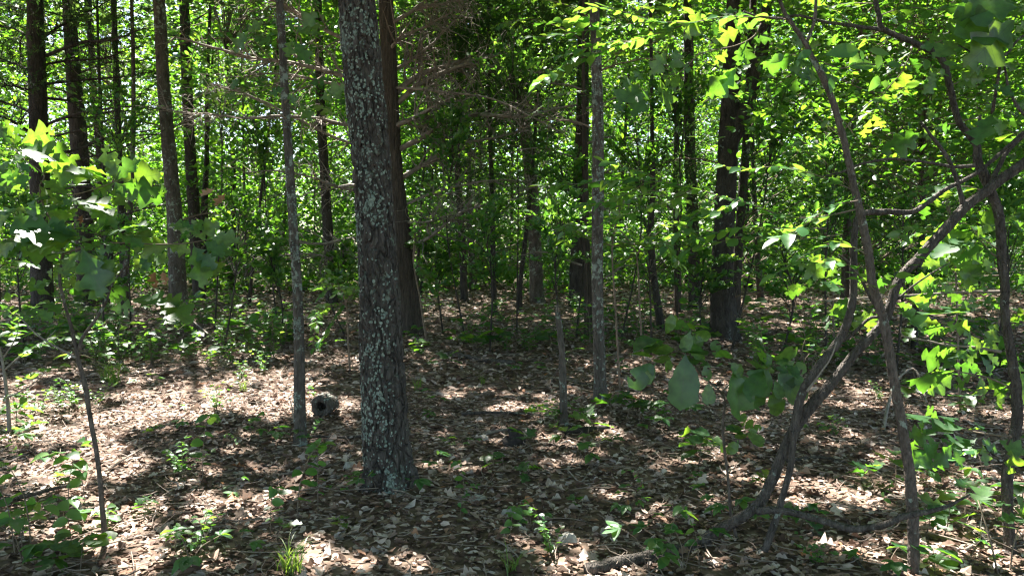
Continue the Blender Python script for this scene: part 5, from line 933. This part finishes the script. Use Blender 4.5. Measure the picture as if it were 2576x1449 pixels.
for k, (bx, by, Y, cx, cy, rx, ry, lab) in enumerate(FILL):
    gg = np.random.default_rng(700 + k); b0 = P(bx, by, Y); b0[2] = gh(b0[0], b0[1]); o = thing('young_tree', b0, lab, 'tree', 'young leafy trees in the shade'); bp_ = proj(b0)
    top = P(cx, cy, Y); mid = b0 * .45 + top * .55 + gg.normal(0, .12, 3); pth = cr(np.array([b0 - [0, 0, .03], mid, top, top + [gg.normal(0, .1), 0, ry / F * Y * .8]]), 24)
    mb = MB(); tube(mb, pth, np.linspace(.016, .004, 24), 7); part('stem', mb, M['dark'], o)
    sx, sz = rx / F * Y, ry / F * Y; nb = 26; tg = top + nrm(gg.normal(size=(nb, 3))) * gg.uniform(.5, 1.0, (nb, 1)) * np.array([sx, sx * .8, sz])
    st = pth[np.clip(((tg[:, 2] - b0[2]) / (pth[-1, 2] - b0[2]) * 23 - 4).astype(int), 6, 23)]; s = np.linspace(0, 1, 6)[None, :, None]
    pp = st[:, None] * (1 - s) + tg[:, None] * s; pp[..., 2] += .12 * np.sin(s[..., 0] * np.pi); pp += gg.normal(0, .025, pp.shape) * s
    mb = MB(); tubes(mb, pp, np.full((nb, 6), .006) * np.linspace(1, .35, 6), 3); part('branches', mb, M['dark'], o)
    nl = 26; t_ = gg.uniform(.35, 1.05, (nb, nl)); kk = np.clip((t_ * 5).astype(int), 0, 4); f_ = (t_ * 5 - kk)[..., None]; ii = np.arange(nb)[:, None]
    pos = (pp[ii, kk] * (1 - f_) + pp[ii, kk + 1] * f_).reshape(-1, 3) + gg.normal(0, .035, (nb * nl, 3)) * [1, 1, .4]
    dr = nrm(np.repeat(tg - st, nl, 0)) * .6 + gg.normal(0, .6, (nb * nl, 3)) * [1, 1, .35]
    mb = MB(); leaves(mb, pos, dr, rand_norm(nb * nl, .35, gg), gg.uniform(.06, .115, nb * nl), HEX); tag(part('foliage', mb, M['smallleaf'] if k % 3 else M['far'], o), kind='stuff')

# ================================================================== GROUND PLANTS
def plant_proto(kind, seed):
    """returns stem MB and a list of leaves (pos, dir, normal, size, mesh kind) around the origin"""
    g = np.random.default_rng(seed); mb = MB(); L = []
    if kind == 'oak':
        h = g.uniform(0.10, 0.2); lean = g.normal(0, 0.03, 2); top = np.array([lean[0], lean[1], h])
        tube(mb, cr(np.array([[0, 0, -.01], top * .5 + [0.008, 0, 0], top]), 8), np.linspace(0.0035, 0.002, 8), 5)
        for i in range(g.integers(5, 9)):
            a = i * 2.4 + g.uniform(0, .5); d = np.array([math.cos(a), math.sin(a), g.uniform(-.1, .5)]); L.append((top - [0, 0, 0.02 * (i % 3)], d, np.array([0, 0, 1]) + g.normal(0, .3, 3), g.uniform(0.08, 0.15), 'oak'))
    elif kind == 'compound':
        for s in range(g.integers(2, 5)):
            a = g.uniform(0, 6.28); h = g.uniform(.08, .2); r = g.uniform(.04, .14); top = np.array([r * math.cos(a), r * math.sin(a), h])
            tube(mb, cr(np.array([[0, 0, -.01], top * [.3, .3, .7], top]), 7), np.linspace(.0022, .0012, 7), 4)
            for j in range(5):
                b = a + (j - 2) * 0.75 + g.normal(0, .12); d = np.array([math.cos(b), math.sin(b), g.uniform(-.35, .15)]); L.append((top, d, np.array([0, 0, 1]) + g.normal(0, .3, 3), g.uniform(.045, .085) * (1.15 - .14 * abs(j - 2)), 'oval'))
    elif kind == 'bush':
        for s in range(g.integers(6, 10)):
            a = g.uniform(0, 6.28); h = g.uniform(.12, .3); r = g.uniform(.06, .24); top = np.array([r * math.cos(a), r * math.sin(a), h])
            p = cr(np.array([[0, 0, -.01], top * [.35, .35, .6] + g.normal(0, .015, 3), top]), 9); tube(mb, p, np.linspace(.0025, .001, 9), 4)
            for j in range(8):
                k = 2 + int(j * 0.85); b = a + (1 if j % 2 else -1) * g.uniform(.5, 1.4); d = np.array([math.cos(b), math.sin(b), g.uniform(-.1, .5)]); L.append((p[min(k, 8)], d, np.array([0, 0, 1]) + g.normal(0, .35, 3), g.uniform(.028, .05), 'round'))
    elif kind == 'vine':
        a = g.uniform(0, 6.28); d0 = np.array([math.cos(a), math.sin(a), 0]); h = g.uniform(.22, .34)
        p = cr(np.array([[0, 0, -.01], d0 * .03 + [0, 0, h * .6], d0 * .12 + [0, 0, h], d0 * .24 + [0, 0, h * .97]]), 14); tube(mb, p, np.linspace(.0025, .001, 14), 4)
        for j in range(10):
            k = 3 + j; b = a + (1 if j % 2 else -1) * g.uniform(.7, 1.6); d = np.array([math.cos(b), math.sin(b), g.uniform(-.4, .2)]); L.append((p[k], d, np.array([0, 0, 1]) + g.normal(0, .4, 3), g.uniform(.045, .075), 'round'))
    elif kind == 'broad':
        h = g.uniform(.12, .22); top = np.array([0.02, 0, h]); tube(mb, cr(np.array([[0, 0, -.01], top * .5, top]), 7), np.linspace(.003, .002, 7), 5)
        for j in range(8):
            a = j * 2.4; d = np.array([math.cos(a), math.sin(a), g.uniform(-.25, .3)]); L.append((top - [0, 0, .03 * (j // 3)], d, np.array([0, 0, 1]) + g.normal(0, .25, 3), g.uniform(.09, .135), 'obo'))
    return mb, L
def grass_proto(seed):
    g = np.random.default_rng(seed); blades = []
    for i in range(26):
        a = g.uniform(0, 6.28); ln = g.uniform(.12, .34); s = np.linspace(0, 1, 6)[:, None]; d = np.array([math.cos(a), math.sin(a), 0])
        c = g.normal(0, .02, 3) * [1, 1, 0] + d * ln * .55 * s ** 1.6 + np.array([0, 0, 1]) * ln * (s - .45 * s ** 2.4) ; w_ = np.cross(d, [0, 0, 1]) * .0035 * (1 - s ** 2 * .9)
        v = np.concatenate([c - w_, c + w_]); k = np.arange(5); f = np.stack([k, k + 1, k + 7, k + 6], 1); blades.append((v, f))
    return blades
PROTO = {}
for kd in ('oak', 'compound', 'bush', 'vine', 'broad'):
    PROTO[kd] = []
    for s in range(4):
        mb, L = plant_proto(kd, 1000 + s * 7 + len(kd)); sm = mb.mesh('stem', M['twig']); fm = MB()
        for (p, d, nv, sz, lk) in L:
            tp = leaf_tpl({'oak': 'oak', 'oval': 'oval', 'round': 'round', 'obo': 'obovate'}[lk], 5 if lk != 'oak' else 8, -.15, .12, .1, 3, 0); leaves(fm, np.array([p]), np.array([d]), np.array([nv]), np.array([sz]), tp)
        PROTO[kd].append((sm, L, fm.mesh('foliage', M['oakleaf'] if kd in ('oak', 'broad') else M['smallleaf'])))
MARK2 = [(660, 880, 'the largest bush'), (757, 1118, 'the slim pole tree'), (980, 1213, 'the thick oak'), (262, 1378, 'the left oak sapling'), (452, 800, 'the straight grey trunk'), (1032, 835, 'the arching cedar'), (1418, 1065, 'the broken stub'), (1510, 1005, 'the lichened pole'), (1822, 855, 'the forked oak'), (1863, 1398, 'the broad leaved sapling'),
         (2300, 1449, 'the tall bent stem'), (2540, 1400, 'the wavy oak stem'), (805, 1025, 'the hollow log'), (108, 800, 'the black pine'), (1350, 762, 'the leaning dark trunk'), (1950, 1330, 'the leaning double tree'), (285, 930, 'the grass tuft'), (20, 1080, 'the pale left edge shrub'), (1290, 1100, 'the charred stump'), (2300, 870, 'the sunlit slim tree')]
WORD = dict(oak='lobed oak seedling', compound='seedling with fanned leaflets', bush='low bush of tiny rounded leaves', vine='arching shoot of rounded leaves', broad='seedling with broad rounded leaves', grass='tuft of thin grass blades')
USED = {}
def rel(px, py):
    m = min(MARK2, key=lambda q: math.hypot((q[0] - px), (q[1] - py) * 1.3)); dx, dy = px - m[0], py - m[1]
    if abs(dx) > 1.3 * abs(dy): s = 'right of' if dx > 0 else 'left of'
    else: s = 'in front of' if dy > 0 else 'behind'
    return s + ' ' + m[2], m
PENDING = []
def place(kd, px, py, sc=1.0, seed=None, single=None):
    p = G(px, py); s = GL.integers(0, 4) if seed is None else seed
    o = thing(WORD_NAME[kd], p, 'x', 'plant', 'small plants on the forest floor'); o.rotation_euler = (0, 0, GL.uniform(0, 6.28)); o.scale = (sc, sc, sc)
    if kd == 'grass':
        o['category'] = 'grass'
        for (v, f) in grass_proto(int(s) + 5): link('blade', mesh_np('blade', v, [f], M['grass']), o)
    else:
        sm, L, fm = PROTO[kd][s]; link('stem', sm, o)
        if p[1] < 8.6 and kd != 'bush' or p[1] < 6.3:
            for (q, d, nv, sz, lk) in L: link('leaf', LM[lk][GL.integers(0, len(LM[lk]))], o, mat4=m4(q, d, nv, sz))
        else: link('foliage', fm, o)
    PENDING.append((o, kd, px, py, p[1])); return o
WORD_NAME = dict(oak='oak_seedling', compound='leafy_seedling', bush='low_bush', vine='vine_shoot', broad='broadleaf_seedling', grass='grass_tuft')
LIST = [('bush', 560, 895, 1.5), ('bush', 640, 910, 1.5), ('bush', 480, 905, 1.2), ('bush', 700, 880, 1.3), ('bush', 590, 860, 1.5), ('bush', 430, 870, 1.2), ('bush', 610, 960, .9), ('bush', 665, 940, 1.1), ('bush', 545, 1035, 1.0), ('bush', 340, 890, 1.2), ('bush', 187, 1025, 1.1), ('bush', 100, 1045, 1.1), ('bush', 250, 1020, .9), ('bush', 525, 930, 1.2), ('bush', 585, 920, 1.4),
 ('vine', 215, 1260, 1.5), ('vine', 170, 1280, 1.3), ('compound', 155, 1340, 1.2), ('vine', 40, 1400, 1.6), ('vine', 80, 1380, 1.5), ('compound', 60, 1420, 1.4), ('vine', 183, 1400, 1.3), ('broad', 200, 1446, 1.2), ('broad', 130, 1446, 1.1), ('compound', 440, 1390, .8), ('compound', 478, 1425, 1.3), ('vine', 509, 1220, 1.4), ('bush', 455, 1200, 1.0), ('oak', 399, 1100, .7), ('compound', 489, 1085, 1.0), ('compound', 366, 970, 1.0), ('broad', 300, 950, 1.2), ('vine', 354, 930, 1.3), ('broad', 40, 1075, 1.5), ('oak', 80, 1100, 1.1), ('compound', 20, 1120, 1.2),
 ('vine', 745, 1320, 1.5), ('vine', 800, 1290, 1.2), ('compound', 604, 1385, .8), ('vine', 680, 1345, 1.0), ('compound', 685, 1110, 1.2), ('compound', 660, 1100, .9), ('compound', 950, 1235, 1.1), ('compound', 1010, 1235, 1.2), ('compound', 1060, 1180, 1.0), ('oak', 1138, 1150, .8), ('compound', 1181, 1135, .6), ('vine', 1282, 1372, .9), ('oak', 1443, 1275, .5), ('vine', 1619, 1250, .6), ('compound', 1579, 1285, .8), ('oak', 1342, 1140, 1.1), ('oak', 1367, 1060, 1.1), ('oak', 1400, 1075, 1.0), ('oak', 1478, 1095, 1.4), ('oak', 1500, 1080, 1.2), ('compound', 1458, 1175, 1.2), ('compound', 1478, 1140, 1.0), ('oak', 1574, 1060, 1.6), ('oak', 1610, 1065, 1.5), ('oak', 1545, 1050, 1.4), ('compound', 1685, 1085, 1.4), ('compound', 1640, 1100, 1.0), ('compound', 1680, 1410, 1.3), ('compound', 1630, 1440, 1.2), ('oak', 1390, 1120, .9),
 ('oak', 1126, 925, 1.4), ('oak', 1080, 925, .8), ('oak', 1136, 880, 1.5), ('broad', 1180, 870, 1.2), ('bush', 1277, 890, 1.3), ('bush', 1320, 880, 1.1), ('compound', 1332, 940, 1.2), ('compound', 1443, 920, 1.2), ('compound', 1584, 855, 1.3), ('compound', 1085, 1020, .9), ('grass', 1050, 985, 1.0), ('grass', 1215, 970, .8), ('grass', 290, 970, 1.6), ('grass', 265, 960, 1.3), ('grass', 720, 1440, .9), ('grass', 610, 985, .8), ('grass', 740, 1448, 1.0), ('grass', 1290, 1446, .8),
 ('broad', 1757, 1170, 1.5), ('broad', 1745, 1140, 1.1), ('compound', 1691, 1065, 1.4), ('compound', 1903, 865, 1.4), ('oak', 2027, 870, 1.9), ('oak', 1990, 880, 1.5), ('bush', 2096, 1100, .7), ('oak', 2252, 1235, 1.3), ('oak', 2200, 1225, 1.1), ('broad', 2329, 1225, 1.0), ('oak', 2374, 1345, 1.4), ('oak', 2430, 1335, 1.3), ('oak', 2330, 1340, 1.0), ('compound', 2235, 1444, 1.1), ('broad', 2353, 1444, 1.0), ('oak', 2513, 1444, 1.7), ('broad', 2562, 1300, 1.4), ('compound', 2471, 1215, 1.2), ('compound', 2030, 1330, .8), ('oak', 2010, 1335, 1.0), ('vine', 1760, 1430, .9), ('compound', 1720, 1440, 1.2), ('compound', 1790, 1300, .9), ('compound', 1660, 1340, .8), ('oak', 2270, 1010, 1.5), ('oak', 2300, 960, 1.6), ('oak', 2200, 940, 1.5), ('oak', 2350, 1000, 1.5), ('broad', 2420, 1040, 1.3), ('oak', 2470, 1020, 1.4), ('broad', 2130, 900, 1.4), ('compound', 1560, 940, 1.2), ('compound', 830, 900, 1.3), ('compound', 870, 850, 1.3), ('broad', 1050, 890, 1.2), ('oak', 2540, 1440, 1.3), ('compound', 1850, 1330, 1.0), ('compound', 1280, 930, .9), ('oak', 1010, 870, 1.2)]
for (kd, px, py, sc) in LIST: place(kd, px, py, sc)
g = np.random.default_rng(404)
for i in range(230):        # the low green cover between the trunks further back
    if i < 120: px, py = g.uniform(0, 740), g.uniform(765, 930)
    elif i < 170: px, py = g.uniform(1040, 1780), g.uniform(775, 900)
    else: px, py = g.uniform(1880, 2560), g.uniform(775, 960)
    place(['bush', 'oak', 'compound', 'broad', 'bush', 'compound'][i % 6], px, py, g.uniform(1.2, 2.6))
for i in range(46):         # scattered small seedlings in the foreground
    px, py = (g.uniform(20, 900), g.uniform(1000, 1440)) if i < 18 else (g.uniform(1080, 1800), g.uniform(920, 1420)) if i < 34 else (g.uniform(1900, 2560), g.uniform(960, 1430))
    place(['compound', 'oak', 'compound', 'vine', 'broad', 'bush'][i % 6], px, py, g.uniform(.45, .95))
# labels: which one it is, from its neighbours
grp = {}
for q in PENDING:
    r_, m = rel(q[2], q[3]); grp.setdefault((q[1], r_), []).append(q)
for (kd, r_), qs in grp.items():
    qs.sort(key=lambda q: -q[3]); near = 'nearest' if len(qs) > 1 else ''
    for i, q in enumerate(qs):
        q[0]['label'] = WORD[kd] + ' ' + r_ + ('' if len(qs) == 1 else (', nearest camera' if i == 0 else ', ' + ORD[min(i, 29)] + ' nearest camera'))

# ================================================================== DEAD WOOD, ROCKS
def on_ground(px, py, lift=0.02):
    p = G(px, py); p[2] += lift; return p
def fallen(label, pts, wpx, mat='deadwood', lift=0.03, side=0, seed=0, name='fallen_branch', sides=9, bark=None):
    q = np.array([on_ground(x, y, lift + (pts[i][2] if len(pts[i]) > 2 else 0)) for i, (x, y) in enumerate([p[:2] for p in pts])]); n = 26; a = cr(q, n)
    r0 = wpx * .5 / F * q[:, 1].mean(); gg = np.random.default_rng(seed); a += np.cumsum(gg.normal(0, .12 * r0, a.shape), 0) * .4
    o = thing(name, q[0], label, 'branch' if name == 'fallen_branch' else 'log', 'dead wood on the ground'); mb = MB(); tube(mb, a, r0 * np.linspace(1, .45 if name == 'fallen_branch' else .85, n), sides, bark, seed); part('stem' if name == 'fallen_branch' else 'log', mb, M[mat], o)
    if side:
        pp, rr = twig_set(a, r0, side, .28, 0, seed=seed, spread=.8); pp[..., 2] = np.maximum(pp[..., 2], gh(pp[..., 0], pp[..., 1]) + .02)
        for k in range(side):
            m2 = MB(); tubes(m2, pp[k:k + 1], rr[k:k + 1], 4); part('twig', m2, M[mat], o)
    return o
z8 = lambda x, y: (x * .4072, y * .4072 + 858.7)
fallen('straight pale grey stick lying right of the left sapling stem', [z8(650, 830), z8(780, 745), z8(920, 660)], 7, seed=1)
fallen('pale horizontal stick beyond the left sapling stem', [z8(160, 335), z8(320, 330), z8(500, 318)], 9, seed=2)
fallen('thick dark fallen limb behind the left sapling base', [z8(10, 1010), z8(200, 970), z8(400, 925), z8(600, 905)], 13, 'rstem', side=3, seed=3)
fallen('long thin twig running past the left sapling base', [z8(400, 1365), z8(640, 1290), z8(900, 1225), z8(960, 1215)], 5, side=3, seed=4)
fallen('dark twig on the ground at the left edge', [z8(0, 800), z8(120, 740), z8(230, 690)], 7, 'rstem', side=2, seed=5)
fallen('forked pale twigs just left of the thick oak base', [(700, 1205), (760, 1190), (815, 1150), (835, 1130)], 5, 'dead', side=6, seed=6)
fallen('pale crooked twig at the foot of the slim pole tree', [(756, 1120, .02), (742, 1090, .06), (735, 1060, .12), (728, 1050, .16)], 5, 'dead', side=3, seed=7)
fallen('dark root like stick running from pole tree to thick oak', [(765, 1108), (820, 1106), (880, 1108), (915, 1104)], 10, 'rstem', seed=8)
c5 = lambda x, y: (x * .5036 + 858.7, y * .5036 + 718.7)
fallen('grey stick beside the charred stump in the middle', [c5(690, 770), c5(780, 745), c5(860, 735), c5(960, 770)], 8, 'dead', side=2, seed=9)
fallen('curved twig lying in front of the thick oak', [c5(240, 1040), c5(310, 1050), c5(370, 1075), c5(420, 1070)], 5, side=3, seed=10)
fallen('twig lying right of the thick oak base', [c5(590, 960), c5(680, 1010), c5(780, 1025), c5(870, 1015)], 5, side=3, seed=11)
fallen('twig pointing at the camera in the bottom middle shadow', [c5(760, 1290), c5(830, 1330), c5(890, 1390)], 7, side=2, seed=12)
fallen('thin dry twigs left of the broad leaved sapling', [c5(1130, 940), c5(1190, 1000), c5(1230, 960), c5(1280, 920)], 4, 'dead', side=5, seed=13)
fallen('long brown fallen limb behind the charred stump', [c5(600, 655), c5(750, 650), c5(900, 655), c5(1000, 665)], 9, 'rstem', seed=14)
fallen('rotting mossy log far behind the bright oak seedling', [c5(540, 355), c5(640, 370), c5(740, 385), c5(860, 400)], 16, 'rstem', name='fallen_log', seed=15, sides=14, bark=(.02, .1, .006))
fallen('weathered lichened log at the bottom edge right of centre', [(1478, 1449), (1560, 1428), (1640, 1412), (1740, 1385)], 34, 'rstem', name='fallen_log', seed=16, sides=24, bark=(.015, .08, .005), lift=.03)
fallen('black log lying at the foot of the broken stub', [(1420, 1092), (1470, 1090), (1530, 1080)], 20, 'char', name='fallen_log', seed=17, sides=14, bark=(.02, .06, .006))
fallen('pale bare twig standing behind the tall bent stem', [(2222, 1085, 0), (2236, 1040, .1), (2262, 1005, .22), (2300, 995, .26), (2330, 1040, .1)], 9, 'dead', lift=.01, seed=18)
fallen('pale twig lying left of the tall bent stem', [(2060, 1275), (2100, 1282), (2150, 1290), (2190, 1296)], 6, 'dead', side=3, seed=19)
fallen('grey fallen limb left of the wavy oak stem', [(2440, 1262), (2480, 1275), (2530, 1290)], 16, 'rstem', seed=20)
fallen('dark stick at the bottom edge left of the tall bent stem', [(2120, 1395), (2150, 1420), (2175, 1449)], 10, 'rstem', seed=21)
fallen('pale curved twig in front of the wavy oak stem', [(2430, 1395), (2470, 1372), (2520, 1368), (2550, 1378)], 7, 'dead', side=2, seed=22)
fallen('dark stick lying between the leaning tree legs', [(1980, 1168), (2060, 1160), (2130, 1172)], 10, 'rstem', seed=23, side=2)
fallen('bare pale branch leaning among the bushes left of the pole tree', [(375, 880, .05), (420, 850, .3), (470, 825, .45), (470, 840, .4)], 6, 'dead', side=5, seed=24)
fallen('long pale twig arching over the low bushes at left', [(410, 855, .32), (460, 850, .34), (520, 875, .2), (570, 900, .08)], 5, 'dead', side=5, seed=25)
fallen('reddish fallen limb left of the lichened pole base', [c5(1130, 520), c5(1180, 500), c5(1240, 505)], 10, 'cedar', seed=26)
# broken stub
base = G(1420, 1070); o = thing('broken_stub', base, 'thin broken dead stub with snapped top between the two slim trees', 'stub')
a = np.array([np.append(P(x, y, base[1]), w_ * .5 / F * base[1]) for x, y, w_ in [(1420, 1078, 28), (1418, 1040, 20), (1416, 960, 18), (1413, 880, 16), (1407, 820, 15), (1403, 795, 14), (1402, 783, 9)]]); b = cr(a, 80); mb = MB(); tube(mb, b[:, :3], b[:, 3], 20, (.012, .12, .006), 5, .25, .06); part('trunk', mb, M['lichened'], o)
mb = MB()
for k in range(5):
    ang = k * 1.3; c0 = b[-3, :3] + .012 * np.array([math.cos(ang), math.sin(ang), 0]); tube(mb, np.array([c0, c0 + [0, 0, .03 + .02 * (k % 3)], c0 + [.003, 0, .055 + .03 * (k % 2)]]), [.006, .004, .0008], 4)
part('splinter', mb, M['deadwood'], o)
# hollow log seen end on
base = G(806, 1048); o = thing('hollow_log', base, 'short hollow log lying end on with a dark hole beside the pole tree', 'log')
r0 = 27 / F * base[1]; cen = base + np.array([0, 0, r0 * .9]); ax = nrm(np.array([0.12, 1.0, .02])); n = 14
pp = cen + ax * np.linspace(0, .2, n)[:, None]; mb = MB(); th = np.arange(28) * 2 * np.pi / 28; u = nrm(np.cross(ax, [0, 0, 1])); v = np.cross(u, ax)
def ring(c, r, sd): return c + (r * (1 + .09 * np.sin(3 * th + sd) + .05 * np.sin(7 * th + 2 * sd)))[:, None] * (np.cos(th)[:, None] * u + np.sin(th)[:, None] * v)
rings = [ring(pp[-1] * .7 + pp[-3] * .3, r0 * .35, 1)] + [ring(pp[i], r0 * .42, 1 + .1 * i) for i in range(n - 2, 0, -3)] + [ring(pp[0] + ax * .03, r0 * .40, 1.1), ring(pp[0] + ax * .005, r0 * .52, 1.2), ring(pp[0] - ax * .004, r0 * .8, 1), ring(pp[0] + ax * .012, r0 * .98, 1)] + [ring(pp[i], r0 * (1 + .02 * (i % 3)), 1 + .05 * i) for i in range(1, n)]
K = len(rings); i = np.arange(K - 1)[:, None] * 28; j = np.arange(28)[None]; j2 = (j + 1) % 28
mb.add(np.array(rings), np.stack([i + j, i + j2, i + 28 + j2, i + 28 + j], -1).reshape(-1, 4), [np.arange(28)], [np.arange(28)[::-1] + (K - 1) * 28]); part('shell', mb, M['lichened'], o)
mb = MB(); gg = np.random.default_rng(8); N = 60; aa = gg.uniform(0, 6.28, N); s_ = gg.uniform(0, .18, N)
pos = cen + ax * s_[:, None] + r0 * 1.03 * (np.cos(aa)[:, None] * u + np.sin(aa)[:, None] * v); leaves(mb, pos - ax * 0, rand_dirs(N, .3, gg), pos - (cen + ax * s_[:, None]), gg.uniform(.02, .035, N), HEX); tag(part('lichen', mb, M['lichen'], o), kind='stuff')
# charred stump in the middle
base = G(1288, 1118); o = thing('charred_stump', base, 'small jagged charred stump on the litter in the middle', 'stump')
mb = MB(); h = 42 / F * base[1]; zz = np.linspace(-.02, h, 12); c0 = base + np.stack([.03 * np.sin(zz * 30), 0 * zz, zz], 1); vv = tube(mb, c0, np.interp(zz, [0, h * .4, h * .75, h], [.085, .075, .045, .012]), 16, (.03, .05, .018), 9); part('wood', mb, M['char'], o)
# rocks
def rock(px, py, wpx, hpx, label, seed):
    p = G(px, py); r = wpx * .5 / F * p[1]; hh = hpx / F * p[1]; gg = np.random.default_rng(seed); th = np.linspace(0, 2 * np.pi, 14, endpoint=False); R_ = []
    for k, f in enumerate([0, .35, .7, .92, 1.0]):
        rad = r * [1.0, 1.08, .9, .6, .12][k] * (1 + .16 * np.sin(3 * th + seed) + .12 * np.sin(5 * th + 2 * seed) + gg.normal(0, .05, 14)); R_.append(np.stack([p[0] + rad * np.cos(th), p[1] + rad * .8 * np.sin(th), np.full(14, p[2] - .015 + hh * f) + gg.normal(0, .06 * hh, 14)], 1))
    i = np.arange(4)[:, None] * 14; j = np.arange(14)[None]; j2 = (j + 1) % 14; mb = MB().add(np.array(R_), np.stack([i + j, i + j2, i + 14 + j2, i + 14 + j], -1).reshape(-1, 4), [np.arange(14) + 56])
    o = link('rock', mb.mesh('rock', M['rock'], p, False), loc=p); tag(o, label, 'rock', 'rocks half buried in the leaves')
rock(880, 1178, 34, 22, 'pale rounded rock touching the left side of the thick oak base', 1)
rock(845, 1203, 26, 16, 'small whitish rock lower left of the thick oak base', 2)
rock(1428, 1366, 48, 34, 'squarish pale tan rock near the bottom, right of centre', 3)
rock(1289, 1292, 34, 18, 'small white rock in the shade below the thick oak shadow', 4)
rock(1275, 1296, 26, 22, 'dark rounded stone next to the small white rock', 5)
rock(1135, 1148, 30, 12, 'flat pale rock right of the thick oak at ground level', 6)
rock(1203, 1258, 38, 20, 'rough grey rock right of the thick oak root', 7)
rock(1215, 1108, 26, 20, 'dark mossy stone left of the charred stump', 8)
rock(600, 1190, 30, 10, 'flat pale stone among the leaves left of the pole tree', 9)
